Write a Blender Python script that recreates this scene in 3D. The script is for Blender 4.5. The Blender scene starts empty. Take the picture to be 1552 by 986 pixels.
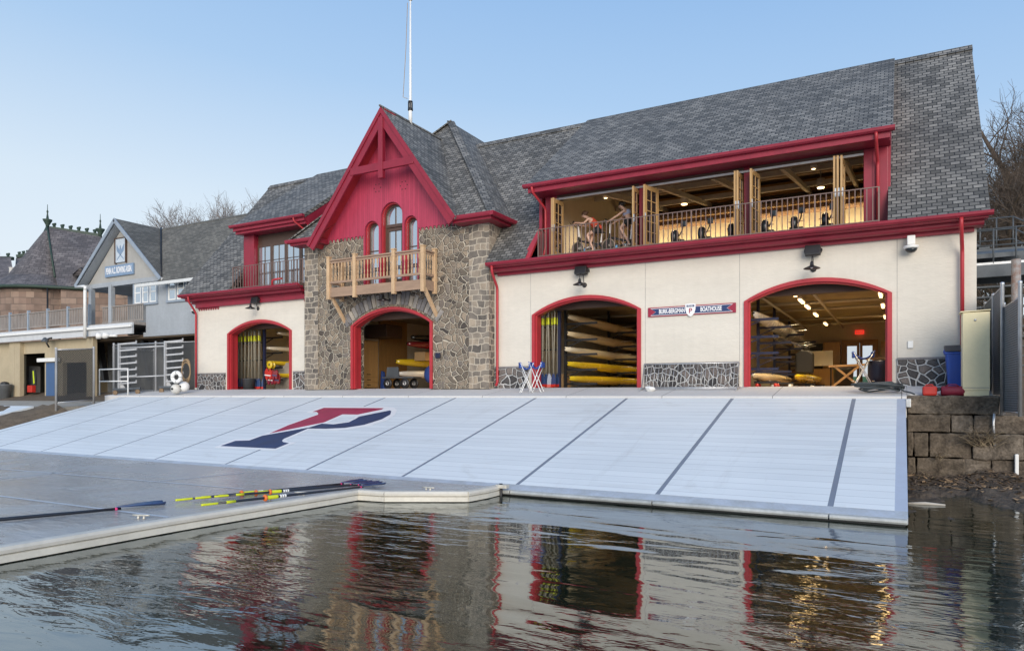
import bpy, bmesh, math, random
from mathutils import Vector, Matrix
R = math.radians
random.seed(11)
C = bpy.context.scene.collection

# ---------------------------------------------------------------- survey of the place: photo pixels -> metres
FOC, PCX, HOR = 1071.0, 776.0, 598.0
YAW = R(28.85)
CAM = Vector((0.0, -23.0, 2.2))
_c, _s = math.cos(YAW), math.sin(YAW)
def ray(u, v):
    a = (u - PCX) / FOC; b = (HOR - v) / FOC
    return Vector((_c * a - _s, _s * a + _c, b))
def atY(u, v, Y): d = ray(u, v); return CAM + d * ((Y - CAM.y) / d.y)
def atZ(u, v, Z): d = ray(u, v); return CAM + d * ((Z - CAM.z) / d.z)
def atX(u, v, X): d = ray(u, v); return CAM + d * ((X - CAM.x) / d.x)
def atD(u, v, dep): return CAM + ray(u, v) * dep
def fx(u, Y): return atY(u, 500, Y).x
RT_Y, RT_Z, RS = -2.0, 2.105, 0.2625          # slipway: top edge and slope
def on_ramp(u, v, off=0.0):
    d = ray(u, v)
    # z = RT_Z + RS*(y-RT_Y)
    t = (RT_Z + RS * (CAM.y - RT_Y) - CAM.z) / (d.z - RS * d.y)
    p = CAM + d * t
    return p + Vector((0, -RS, 1)).normalized() * off

# ---------------------------------------------------------------- mesh helpers
class MB:
    def __init__(s): s.v = []; s.f = []; s.mi = []; s.sm = []; s.m = 0; s.smooth = False
    def add(s, vs, fs):
        o = len(s.v); s.v += [Vector(p) for p in vs]
        for f in fs: s.f.append([i + o for i in f]); s.mi.append(s.m); s.sm.append(s.smooth)
        return s
    def quad(s, *p): return s.add(p, [list(range(len(p)))])
    def box(s, x0, x1, y0, y1, z0, z1):
        v = [(x0,y0,z0),(x1,y0,z0),(x1,y1,z0),(x0,y1,z0),(x0,y0,z1),(x1,y0,z1),(x1,y1,z1),(x0,y1,z1)]
        return s.add(v, [(0,3,2,1),(4,5,6,7),(0,1,5,4),(1,2,6,5),(2,3,7,6),(3,0,4,7)])
    def obox(s, c, ax, ay, az):
        c = Vector(c); ax, ay, az = Vector(ax), Vector(ay), Vector(az)
        v = [c + ax*i + ay*j + az*k for k in (-1,1) for i, j in ((-1,-1),(1,-1),(1,1),(-1,1))]
        return s.add(v, [(0,3,2,1),(4,5,6,7),(0,1,5,4),(1,2,6,5),(2,3,7,6),(3,0,4,7)])
    def prism(s, pts, vec):
        n = len(pts); vec = Vector(vec); p = [Vector(q) for q in pts]
        return s.add(p + [q + vec for q in p], [list(range(n))[::-1], [n + i for i in range(n)]] + [[i, (i+1) % n, n + (i+1) % n, n + i] for i in range(n)])
    def bar(s, p, q, w, h, up=(0,0,1)):
        p, q = Vector(p), Vector(q); d = (q - p); L = d.length; d.normalize()
        up = Vector(up)
        if abs(d.dot(up)) > .98: up = Vector((0,1,0)) if abs(d.y) < .9 else Vector((1,0,0))
        a = d.cross(up).normalized(); b = a.cross(d).normalized()
        return s.obox((p+q)/2, d*(L/2), a*(w/2), b*(h/2))
    def tube(s, pts, r, n=8, caps=True, closed=False):
        P = [Vector(p) for p in pts]; k = len(P)
        rr = r if isinstance(r, (list, tuple)) else [r]*k
        vs = []; last = None
        for i, p in enumerate(P):
            if closed: d = P[(i+1) % k] - P[i-1]
            else: d = P[min(i+1, k-1)] - P[max(i-1, 0)]
            d = d.normalized() if d.length > 1e-9 else Vector((0,0,1))
            if last is None:
                a = d.cross(Vector((0,0,1)))
                if a.length < 1e-3: a = d.cross(Vector((0,1,0)))
            else:
                a = last - d * last.dot(d)
                if a.length < 1e-4: a = d.cross(Vector((0,1,0)))
            a.normalize(); last = a; b = d.cross(a)
            vs += [p + (a*math.cos(2*math.pi*j/n) + b*math.sin(2*math.pi*j/n)) * rr[i] for j in range(n)]
        fs = []
        for i in range(k if closed else k-1):
            i2 = (i+1) % k
            fs += [[i*n+j, i*n+(j+1) % n, i2*n+(j+1) % n, i2*n+j] for j in range(n)]
        sm = s.smooth; s.smooth = True
        s.add(vs, fs); s.smooth = sm
        if caps and not closed:
            o = len(s.v) - len(vs)
            for idx in (list(range(n))[::-1], [(k-1)*n+j for j in range(n)]):
                s.f.append([o+i for i in idx]); s.mi.append(s.m); s.sm.append(False)
        return s
    def lathe(s, prof, c=(0,0,0), axis=(0,0,1), n=16, smooth=True):
        c = Vector(c); d = Vector(axis).normalized()
        a = d.cross(Vector((0,0,1)))
        if a.length < 1e-3: a = Vector((1,0,0))
        a.normalize(); b = d.cross(a)
        vs = []
        for r, z in prof:
            r = max(r, 1e-4)
            vs += [c + d*z + (a*math.cos(2*math.pi*j/n) + b*math.sin(2*math.pi*j/n))*r for j in range(n)]
        fs = [[i*n+j, i*n+(j+1) % n, (i+1)*n+(j+1) % n, (i+1)*n+j] for i in range(len(prof)-1) for j in range(n)]
        fs += [list(range(n))[::-1], [(len(prof)-1)*n+j for j in range(n)]]
        sm = s.smooth; s.smooth = smooth; s.add(vs, fs); s.smooth = sm
        return s
    def ball(s, c, r, n=12, k=8, sx=1, sy=1, sz=1):
        i0 = len(s.v)
        s.lathe([(r*math.sin(math.pi*i/k), -r*math.cos(math.pi*i/k)) for i in range(k+1)], (0,0,0), (0,0,1), n)
        for i in range(i0, len(s.v)):
            q = s.v[i]; s.v[i] = Vector((q.x*sx, q.y*sy, q.z*sz)) + Vector(c)
        return s
    def merge(s, me):
        o = len(s.v); s.v += [v.co.copy() for v in me.vertices]
        for p in me.polygons:
            s.f.append([i+o for i in p.vertices]); s.mi.append(s.m); s.sm.append(s.smooth)
        return s
    def build(s, name, mats, parent=None, bevel=0, recalc=True):
        if not isinstance(mats, (list, tuple)): mats = [mats]
        off = Vector((0,0,0)); q = parent
        while q: off += q.location; q = q.parent
        me = bpy.data.meshes.new(name)
        me.from_pydata([v - off for v in s.v], [], s.f)
        for m in mats: me.materials.append(m)
        me.polygons.foreach_set('material_index', s.mi)
        me.polygons.foreach_set('use_smooth', s.sm)
        if recalc:
            bm = bmesh.new(); bm.from_mesh(me); bmesh.ops.recalc_face_normals(bm, faces=bm.faces[:]); bm.to_mesh(me); bm.free()
        me.update()
        uv = me.uv_layers.new(name='metres')
        for p in me.polygons:
            n = p.normal
            if abs(n.z) > .985: ux, vx = Vector((1,0,0)), Vector((0,1,0))
            else:
                ux = Vector((0,0,1)).cross(n).normalized(); vx = n.cross(ux)
                if vx.z < 0: vx = -vx
                # keep the sense of u constant for opposite faces
            for li in p.loop_indices:
                co = me.vertices[me.loops[li].vertex_index].co + off
                uv.data[li].uv = (co.dot(ux), co.dot(vx))
        o = bpy.data.objects.new(name, me); C.objects.link(o)
        if parent: o.parent = parent
        if bevel:
            b = o.modifiers.new('bevel', 'BEVEL'); b.width = bevel; b.segments = 2; b.limit_method = 'ANGLE'; b.angle_limit = R(40)
        return o

def tag(o, label=None, cat=None, group=None, kind=None):
    if label: o['label'] = label
    if cat: o['category'] = cat
    if group: o['group'] = group
    if kind: o['kind'] = kind
    return o
def thing(name, label, cat, loc=(0,0,0), group=None):
    o = bpy.data.objects.new(name, None); C.objects.link(o); o.location = loc
    o.empty_display_size = .2
    return tag(o, label, cat, group)
def copy_tree(o, parent=None):
    c = o.copy(); C.objects.link(c)
    if parent is not None: c.parent = parent
    for ch in list(o.children): copy_tree(ch, c)
    return c
def arch(x0, x1, zs, za, n=18):
    w = (x1-x0)/2; h = za-zs; r = (w*w+h*h)/(2*h); cx = (x0+x1)/2; cz = za-r; a = math.asin(min(1, w/r))
    if h > w: a = math.pi - a
    return [(cx + r*math.sin(-a+2*a*i/n), cz + r*math.cos(-a+2*a*i/n)) for i in range(n+1)]

# ---------------------------------------------------------------- materials
def nt(name):
    m = bpy.data.materials.new(name); m.use_nodes = True
    t = m.node_tree; b = t.nodes['Principled BSDF']
    return m, t, b
def N(t, typ, **kw):
    n = t.nodes.new(typ)
    for k, v in kw.items():
        if hasattr(n, k): setattr(n, k, v)
        else: n.inputs[k.replace('_', ' ')].default_value = v
    return n
def ramp(t, fac, stops):
    r = t.nodes.new('ShaderNodeValToRGB'); e = r.color_ramp.elements
    while len(e) < len(stops): e.new(.5)
    for i, (p, c) in enumerate(stops):
        e[i].position = p; e[i].color = (*c, 1) if len(c) == 3 else c
    t.links.new(fac, r.inputs['Fac']); return r.outputs['Color']
def mixc(t, fac, a, b, blend='MIX'):
    m = t.nodes.new('ShaderNodeMix'); m.data_type = 'RGBA'; m.blend_type = blend
    for s, i in ((fac, 0), (a, 6), (b, 7)):
        if hasattr(s, 'is_output') or hasattr(s, 'links'): t.links.new(s, m.inputs[i])
        elif i == 0: m.inputs[0].default_value = s
        else: m.inputs[i].default_value = (*s, 1)
    return m.outputs[2]
def mth(t, op, a, b=None, clamp=False):
    m = t.nodes.new('ShaderNodeMath'); m.operation = op; m.use_clamp = clamp
    for s, i in ((a, 0), (b, 1)):
        if s is None: continue
        if hasattr(s, 'links'): t.links.new(s, m.inputs[i])
        else: m.inputs[i].default_value = s
    return m.outputs[0]
def coords(t, kind='Object', scale=(1,1,1)):
    tc = t.nodes.new('ShaderNodeTexCoord'); mp = t.nodes.new('ShaderNodeMapping'); mp.inputs['Scale'].default_value = scale
    t.links.new(tc.outputs[kind], mp.inputs['Vector']); return mp.outputs['Vector']
def noise(t, vec, scale, detail=4, rough=.55, dist=0):
    n = t.nodes.new('ShaderNodeTexNoise'); n.inputs['Scale'].default_value = scale; n.inputs['Detail'].default_value = detail
    n.inputs['Roughness'].default_value = rough; n.inputs['Distortion'].default_value = dist
    t.links.new(vec, n.inputs['Vector']); return n.outputs['Fac']
def bump(t, b, h, strength=.3, dist=.02):
    n = t.nodes.new('ShaderNodeBump'); n.inputs['Strength'].default_value = strength; n.inputs['Distance'].default_value = dist
    t.links.new(h, n.inputs['Height']); t.links.new(n.outputs['Normal'], b.inputs['Normal'])
def pm(name, col, rough=.5, metal=0, var=.25, scale=3, bmp=0, bscale=40, bdist=.01, spec=None, coat=0, stretch=(1,1,1), tint=None, streak=0):
    """painted / plain surface: base colour with two sizes of noise, worn roughness, optional fine relief"""
    m, t, b = nt(name); v = coords(t, 'Object', stretch)
    f = noise(t, v, scale, 6, .6); g = noise(t, v, scale*9, 3)
    fac = mth(t, 'ADD', mth(t, 'MULTIPLY', f, .7), mth(t, 'MULTIPLY', g, .3))
    lo = tuple(max(0, c*(1-var)) for c in col); hi = tuple(min(1, c*(1+var)) for c in col)
    if tint: lo = tint
    out = ramp(t, fac, [(.32, lo), (.68, hi)])
    if streak:
        sv = coords(t, 'Object', (6, 6, .35)); sn = noise(t, sv, 1.2, 5)
        out = mixc(t, mth(t, 'MULTIPLY', ramp(t, sn, [(.45, (0,0,0)), (.8, (1,1,1))]), streak), out, tuple(c*.55 for c in col))
    t.links.new(out, b.inputs['Base Color'])
    t.links.new(mth(t, 'ADD', mth(t, 'MULTIPLY', f, .25), rough-.12), b.inputs['Roughness'])
    b.inputs['Metallic'].default_value = metal
    if spec is not None: b.inputs['Specular IOR Level'].default_value = spec
    if coat: b.inputs['Coat Weight'].default_value = coat; b.inputs['Coat Roughness'].default_value = .12
    if bmp: bump(t, b, noise(t, v, bscale, 5), bmp, bdist)
    return m
def glow(name, col, strength):
    m, t, b = nt(name)
    b.inputs['Base Color'].default_value = (*col, 1); b.inputs['Emission Color'].default_value = (*col, 1); b.inputs['Emission Strength'].default_value = strength
    return m
def stone(name, scale, mortar, stops, mw=.06, warp=.35, edge=.12, dark=1.0):
    m, t, b = nt(name); uv = coords(t, 'UV')
    nz = t.nodes.new('ShaderNodeTexNoise'); nz.inputs['Scale'].default_value = .9; nz.inputs['Detail'].default_value = 2; t.links.new(uv, nz.inputs['Vector'])
    va = t.nodes.new('ShaderNodeVectorMath'); va.operation = 'MULTIPLY_ADD'; t.links.new(nz.outputs['Color'], va.inputs[0])
    va.inputs[1].default_value = (warp*2, warp*2, 0); t.links.new(uv, va.inputs[2])
    vec = va.outputs[0]
    def vor(feat):
        n = t.nodes.new('ShaderNodeTexVoronoi'); n.voronoi_dimensions = '2D'; n.feature = feat; n.inputs['Scale'].default_value = scale; n.inputs['Randomness'].default_value = .92
        t.links.new(vec, n.inputs['Vector']); return n
    e = vor('DISTANCE_TO_EDGE').outputs['Distance']; cell = vor('F1').outputs['Color']
    fine = noise(t, uv, 34, 5); wob = noise(t, uv, 9, 3)
    e2 = mth(t, 'ADD', e, mth(t, 'MULTIPLY', mth(t, 'SUBTRACT', wob, .5), .07))
    sep = t.nodes.new('ShaderNodeSeparateColor'); t.links.new(cell, sep.inputs[0])
    col = ramp(t, sep.outputs[0], stops)
    col = mixc(t, .55, col, ramp(t, fine, [(.3, (.22*dark,.21*dark,.2*dark)), (.72, (.85,.82,.8))]), 'MULTIPLY')
    col = mixc(t, .35, col, ramp(t, noise(t, uv, 5, 4), [(.35, (.35,.33,.32)), (.65, (1,.97,.94))]), 'MULTIPLY')
    k = ramp(t, e2, [(mw*.6, (0,0,0)), (mw*1.25, (1,1,1))])
    mc = mixc(t, noise(t, uv, 14, 3), tuple(c*.8 for c in mortar), mortar)
    t.links.new(mixc(t, k, mc, col), b.inputs['Base Color'])
    b.inputs['Roughness'].default_value = .88; b.inputs['Specular IOR Level'].default_value = .25
    h = mth(t, 'ADD', ramp(t, e2, [(mw*.5, (0,0,0)), (mw*.5+edge, (1,1,1))]), mth(t, 'MULTIPLY', fine, .45))
    bump(t, b, h, 1.0, .07)
    return m
def brick(name, bw, rh, c1, c2, mort, mw=.012, rough=.8, c3=None, bmp=.5, bd=.012, off=.5, squash=1.0, dirt=.35, streak=0, big=.35, warp=0):
    m, t, b = nt(name); uv = coords(t, 'UV')
    if warp:
        wz = t.nodes.new('ShaderNodeTexNoise'); wz.inputs['Scale'].default_value = 1.7; t.links.new(uv, wz.inputs['Vector'])
        wa = t.nodes.new('ShaderNodeVectorMath'); wa.operation = 'MULTIPLY_ADD'; t.links.new(wz.outputs['Color'], wa.inputs[0]); wa.inputs[1].default_value = (warp*2,warp*2,0); t.links.new(uv, wa.inputs[2]); uv = wa.outputs[0]
    br = t.nodes.new('ShaderNodeTexBrick'); br.offset = off; br.squash = squash; br.squash_frequency = 3
    for k, v in (('Scale', 1.0), ('Mortar Size', mw), ('Mortar Smooth', .15), ('Bias', 0.0), ('Brick Width', bw), ('Row Height', rh)): br.inputs[k].default_value = v
    br.inputs['Color1'].default_value = (0,0,0,1); br.inputs['Color2'].default_value = (1,1,1,1); br.inputs['Mortar'].default_value = (.5,.5,.5,1)
    t.links.new(uv, br.inputs['Vector'])
    g = t.nodes.new('ShaderNodeRGBToBW'); t.links.new(br.outputs['Color'], g.inputs[0])
    stops = [(.0, c1), (1.0, c2)] if c3 is None else [(0, c1), (.5, c3), (1, c2)]
    col = ramp(t, g.outputs[0], stops)
    fine = noise(t, uv, 30, 5); bigp = noise(t, uv, big, 4, .6, .6)
    col = mixc(t, dirt, col, ramp(t, bigp, [(.38, (.32,.33,.36)), (.62, (1.25,1.22,1.2))]), 'MULTIPLY')
    col = mixc(t, .4, col, ramp(t, fine, [(.3, (.5,.5,.5)), (.7, (1.1,1.1,1.1))]), 'MULTIPLY')
    t.links.new(mixc(t, br.outputs['Fac'], col, mort), b.inputs['Base Color'])
    t.links.new(mth(t, 'ADD', mth(t, 'MULTIPLY', fine, .2), rough-.1), b.inputs['Roughness'])
    sx = t.nodes.new('ShaderNodeSeparateXYZ'); t.links.new(uv, sx.inputs[0])
    saw = mth(t, 'FRACT', mth(t, 'DIVIDE', sx.outputs[1], rh))
    h = mth(t, 'ADD', mth(t, 'SUBTRACT', mth(t, 'MULTIPLY', fine, .3), br.outputs['Fac']), mth(t, 'MULTIPLY', mth(t, 'SUBTRACT', 1.0, saw), .8 if bmp > .45 else .0))
    h = mth(t, 'ADD', h, mth(t, 'MULTIPLY', g.outputs[0], .25))
    bump(t, b, h, bmp, bd)
    return m
def boards(name, col, pitch, axis=0, gap=.06, rough=.6, var=.2, streak=.4, bd=.01, coat=0):
    """planks / boards: axis picks the UV direction across the boards"""
    m, t, b = nt(name); uv = coords(t, 'UV')
    sx = t.nodes.new('ShaderNodeSeparateXYZ'); t.links.new(uv, sx.inputs[0])
    q = mth(t, 'DIVIDE', sx.outputs[axis], pitch); fr = mth(t, 'FRACT', q); idx = mth(t, 'FLOOR', q)
    wn = t.nodes.new('ShaderNodeTexWhiteNoise'); wn.noise_dimensions = '1D'; t.links.new(idx, wn.inputs['W'])
    st = (9, .8, 1) if axis == 0 else (.8, 9, 1)
    g = noise(t, coords(t, 'UV', st), 2.2, 6, .65)
    fac = mth(t, 'ADD', mth(t, 'MULTIPLY', wn.outputs['Value'], .45), mth(t, 'MULTIPLY', g, .55))
    c = ramp(t, fac, [(.15, tuple(x*(1-var) for x in col)), (.85, tuple(min(1, x*(1+var)) for x in col))])
    if streak: c = mixc(t, mth(t, 'MULTIPLY', ramp(t, noise(t, coords(t, 'UV', (3, .5, 1)), 2, 5), [(.5, (0,0,0)), (.8, (1,1,1))]), streak), c, tuple(x*.5 for x in col))
    edge = mth(t, 'LESS_THAN', fr, gap)
    c = mixc(t, edge, c, tuple(x*.25 for x in col))
    t.links.new(c, b.inputs['Base Color']); b.inputs['Roughness'].default_value = rough
    if coat: b.inputs['Coat Weight'].default_value = coat; b.inputs['Coat Roughness'].default_value = .2
    bump(t, b, mth(t, 'SUBTRACT', mth(t, 'MULTIPLY', g, .3), edge), .6, bd)
    return m
def glassm(name, tint=(.52,.58,.64), rough=.03, metal=.85):
    m, t, b = nt(name); v = coords(t, 'Object')
    b.inputs['Base Color'].default_value = (*tint, 1); b.inputs['Metallic'].default_value = metal
    b.inputs['Roughness'].default_value = rough; b.inputs['Specular IOR Level'].default_value = 1.0
    bump(t, b, noise(t, v, 1.5, 2), .06, .05)
    return m

M = {}
M['crimson'] = pm('crimson_paint', (.265,.016,.036), .42, var=.14, scale=2, bmp=.05, bscale=12, streak=.28)
M['red'] = pm('red_paint', (.41,.03,.04), .42, var=.12, scale=2, bmp=.05, bscale=12, streak=.1)
M['redboard'] = boards('red_gable_boards', (.43,.043,.088), .11, 0, .05, .5, .16, .5, .006)
M['stucco'] = pm('cream_stucco', (.65,.608,.53), .85, var=.08, scale=.6, bmp=.5, bscale=14, bdist=.02, spec=.25, streak=.07, stretch=(.6,1,1.6))
M['joint'] = pm('stucco_joint', (.40,.375,.34), .9)
GREYS = [(0,(.12,.105,.095)), (.25,(.27,.23,.185)), (.5,(.42,.345,.262)), (.72,(.29,.258,.23)), (1,(.54,.44,.325))]
M['rubble'] = stone('tower_rubble_stone', 4.3, (.62,.545,.43), GREYS, .07, .42)
M['fieldstone'] = stone('base_field_stone', 4.1, (.62,.61,.59), [(0,(.08,.08,.085)), (.5,(.20,.185,.18)), (1,(.36,.31,.28))], .085, .3)
M['ashlar'] = brick('pier_squared_stone', .40, .235, (.125,.11,.095), (.41,.335,.25), (.46,.40,.315), .017, .88, (.26,.225,.185), .44, .04, .41, .62, .45, big=1.9, warp=.16)
M['voussoir'] = pm('arch_stone', (.27,.25,.23), .88, var=.45, scale=2.2, bmp=.5, bscale=25, bdist=.02)
M['slate'] = brick('grey_slate_shingles', .245, .152, (.105,.101,.09), (.285,.273,.248), (.02,.02,.02), .0145, .72, (.185,.178,.163), .6, .025, .5, 1, .38, big=.45)
M['slate_old'] = brick('weathered_asphalt_shingles', .3, .14, (.11,.11,.10), (.19,.185,.165), (.06,.06,.055), .01, .9, (.15,.145,.13), .5, .012, .5, 1, .3)
M['slate_purple'] = brick('purple_grey_slates', .5, .28, (.10,.092,.096), (.19,.175,.177), (.05,.047,.05), .02, .75, (.145,.131,.134), .5, .02, .5, 1, .35)
M['brownstone'] = brick('brown_sandstone_blocks', 1.3, .55, (.20,.14,.11), (.34,.25,.195), (.15,.115,.095), .03, .9, (.27,.19,.15), .44, .05, .4, 1, .3, big=.6)
def granite():
    m, t, b = nt('retaining_wall_granite'); v = coords(t, 'Object'); oi = t.nodes.new('ShaderNodeObjectInfo')
    f = noise(t, v, 2.0, 6, .65, .8); g = noise(t, v, 17, 5)
    c = ramp(t, mth(t, 'ADD', mth(t, 'MULTIPLY', f, .65), mth(t, 'MULTIPLY', g, .35)), [(.34, (.04,.035,.03)), (.5, (.13,.112,.092)), (.7, (.27,.235,.195))])
    c = mixc(t, .75, c, ramp(t, oi.outputs['Random'], [(0, (.55,.52,.5)), (.4, (1.1,1.0,.9)), (.7, (.8,.72,.62)), (1, (1.25,1.2,1.15))]), 'MULTIPLY')
    t.links.new(c, b.inputs['Base Color']); b.inputs['Roughness'].default_value = .9; b.inputs['Specular IOR Level'].default_value = .2
    bump(t, b, mth(t, 'ADD', mth(t, 'MULTIPLY', f, .7), mth(t, 'MULTIPLY', g, .4)), 1.0, .06); return m
M['wallstone'] = granite()
M['cedar'] = pm('new_cedar', (.56,.38,.22), .6, var=.22, scale=3, stretch=(3,3,.5), bmp=.1)
M['cedar_beam'] = pm('weathered_cedar_board', (.33,.22,.15), .7, var=.22, scale=2.5, stretch=(.5,3,3), bmp=.1)
M['brownframe'] = pm('brown_window_frame', (.085,.05,.035), .4, var=.12)
M['doorwood'] = pm('honey_door_wood', (.47,.285,.115), .4, var=.15, scale=3, stretch=(3,3,.4), coat=.3)
M['rail'] = pm('taupe_metal_railing', (.20,.135,.115), .45, .2, var=.1)
M['concrete'] = pm('apron_concrete', (.60,.585,.56), .85, var=.14, scale=1.1, bmp=.2, bscale=60, bdist=.006, streak=.0)
M['oldconcrete'] = pm('old_concrete', (.36,.33,.28), .9, var=.3, scale=1.5, bmp=.35, bscale=22, bdist=.02)
M['white'] = pm('white_paint', (.78,.78,.76), .45, var=.06, scale=3)
M['cream'] = pm('cream_gelcoat', (.62,.50,.31), .22, var=.08, scale=1, coat=.6)
M['ivory'] = pm('ivory_gelcoat', (.70,.63,.48), .22, var=.06, scale=1, coat=.6)
M['yellow'] = pm('yellow_gelcoat', (.62,.44,.02), .25, var=.07, scale=1, coat=.6)
M['black'] = pm('black_plastic', (.016,.016,.018), .45, var=.2)
M['navy'] = pm('navy_steel', (.014,.018,.05), .45, .1, var=.2)
M['steel'] = pm('galvanised_steel', (.52,.53,.54), .4, .7, var=.15, scale=6)
M['dullalu'] = pm('dull_aluminium_tube', (.47,.475,.48), .45, .35, var=.15, scale=3)
M['alu'] = pm('white_aluminium', (.74,.74,.72), .4, .3, var=.1)
M['greysteel'] = pm('grey_painted_steel', (.085,.098,.112), .5, .2, var=.2, streak=.25)
M['rust'] = pm('rusting_pale_paint', (.33,.36,.36), .8, var=.2, scale=5, tint=(.2,.07,.025), bmp=.3)
M['blue'] = pm('blue_plastic', (.015,.07,.36), .4, var=.12)
M['bluefab'] = pm('blue_canvas', (.03,.08,.33), .75, var=.2, bmp=.3)
M['bluepaint'] = pm('blue_grey_trim', (.27,.32,.38), .55, var=.12)
M['greystucco'] = pm('grey_stucco', (.34,.37,.40), .88, var=.12, scale=.8, bmp=.25, streak=.15)
M['tanstucco'] = pm('tan_stucco', (.37,.365,.345), .88, var=.1, scale=.8, bmp=.2, streak=.15)
M['yellowpaint'] = pm('pale_yellow_paint', (.76,.67,.42), .5, var=.07, scale=1.5, streak=.1)
M['tanwall'] = pm('tan_painted_wall', (.44,.37,.25), .8, var=.1, scale=.8, streak=.12)
M['gasred'] = pm('red_fuel_plastic', (.50,.03,.02), .4, var=.12)
M['maroon'] = pm('maroon_canvas', (.20,.012,.035), .6, var=.25, bmp=.3)
M['rubber'] = pm('grey_hose_rubber', (.055,.065,.068), .55, var=.35)
M['bluehull'] = pm('navy_hull', (.012,.018,.06), .2, var=.15, coat=.6)
M['redhull'] = pm('dark_red_hull', (.22,.012,.02), .25, var=.1, coat=.6)
M['blackhull'] = pm('black_carbon_hull', (.012,.012,.013), .25, var=.2, coat=.6)
M['whitehull'] = pm('white_hull', (.66,.65,.62), .25, var=.06, coat=.6)
M['ply'] = pm('oak_veneer', (.34,.19,.065), .5, var=.2, scale=2.5, stretch=(3,3,.35), coat=.15)
M['inwall'] = pm('warm_white_wall', (.55,.5,.4), .8, var=.07)
M['infloor'] = pm('worn_wood_floor', (.20,.13,.075), .6, var=.25, scale=2, stretch=(2,.4,2))
M['inceil'] = pm('taupe_ceiling', (.30,.25,.17), .8, var=.15)
M['darkceil'] = pm('dark_timber_ceiling', (.10,.07,.042), .7, var=.25, stretch=(.4,3,3))
M['beam'] = pm('grey_beam', (.48,.45,.40), .6, var=.12)
M['pipe'] = pm('pale_pipe', (.42,.39,.32), .5, var=.1)
M['hdpe'] = pm('pale_dock_edge', (.58,.55,.48), .5, var=.12, scale=1.6, streak=.12)
M['dockrim'] = pm('aluminium_ramp_edge', (.43,.44,.42), .45, .3, var=.3, scale=1.2)
M['cleat'] = pm('pale_galvanised_cleat', (.6,.57,.5), .45, .5, var=.15)
M['rope'] = pm('tan_rope', (.36,.25,.14), .85, var=.25, bmp=.5, bscale=60)
M['bark'] = pm('grey_brown_bark', (.085,.065,.05), .95, var=.45, scale=6, bmp=.6, bscale=20, bdist=.03)
M['twig'] = pm('brown_twigs', (.12,.09,.068), .95, var=.3, scale=4)
M['fartwig'] = pm('grey_far_twigs', (.25,.225,.21), .95, var=.3, scale=4)
M['dry'] = pm('dry_grass_stems', (.27,.215,.14), .9, var=.4, scale=6)
M['leaf'] = pm('fallen_leaves', (.34,.22,.12), .9, var=.5, scale=9)
M['mud'] = pm('dark_river_mud', (.085,.064,.045), .8, var=.55, scale=3, bmp=1, bscale=9, bdist=.08)
M['earth'] = pm('bank_earth', (.14,.105,.07), .95, var=.4, scale=3, bmp=.8, bscale=10, bdist=.06)
M['skin'] = pm('light_skin', (.64,.41,.31), .55, var=.06, scale=6)
M['hairb'] = pm('brown_hair', (.10,.05,.028), .6, var=.3, scale=20, stretch=(4,1,1))
M['haird'] = pm('dark_hair', (.02,.013,.01), .55, var=.3, scale=20, stretch=(4,1,1))
M['coral'] = pm('orange_red_jersey', (.50,.055,.022), .75, var=.12, bmp=.15)
M['lilac'] = pm('pale_blue_top', (.40,.46,.66), .7, var=.1, bmp=.15)
M['shorts'] = pm('black_lycra', (.012,.012,.014), .6, var=.2)
M['green'] = pm('green_copper_trim', (.03,.055,.04), .6, var=.25)
M['glass'] = glassm('sky_reflecting_glass')
M['dimglass'] = glassm('dim_glass', (.03,.02,.02), .05, .0)
M['tubelight'] = glow('fluorescent_tube', (1.0,.64,.27), 4.2)
M['downlight'] = glow('warm_downlight', (1.0,.70,.34), 4)
M['exit'] = glow('red_exit_sign', (1.0,.05,.03), .55)
M['screen'] = pm('dark_screen', (.02,.025,.03), .2, var=.2)
M['signnavy'] = pm('sign_navy', (.02,.04,.13), .45, var=.08)
M['signwhite'] = pm('sign_white', (.8,.8,.8), .5, var=.03)
M['signred'] = pm('sign_crimson', (.30,.016,.045), .45, var=.08)
M['signblue'] = pm('sign_blue', (.20,.29,.42), .5, var=.1)
M['card'] = pm('cardboard', (.36,.23,.11), .85, var=.15)
M['lime'] = pm('lime_yellow_grip', (.62,.66,.02), .5, var=.08)
M['carbon'] = pm('black_carbon_shaft', (.014,.016,.024), .35, var=.25, coat=.3)
M['oarblue'] = pm('blue_blade_paint', (.03,.06,.16), .3, var=.12, coat=.4)
M['orange'] = pm('orange_collar', (.7,.16,.03), .5, var=.08)
M['bronze'] = pm('dark_bronze_header', (.06,.035,.025), .5, .2, var=.15)
M['greyoar'] = pm('grey_oar_shaft', (.30,.28,.22), .4, var=.25)
M['hivis'] = pm('hi_vis_yellow', (.6,.75,.03), .7, var=.1)
M['decking'] = pm('grey_weathered_wood', (.28,.255,.235), .85, var=.25, scale=3, stretch=(3,3,.5))

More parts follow.
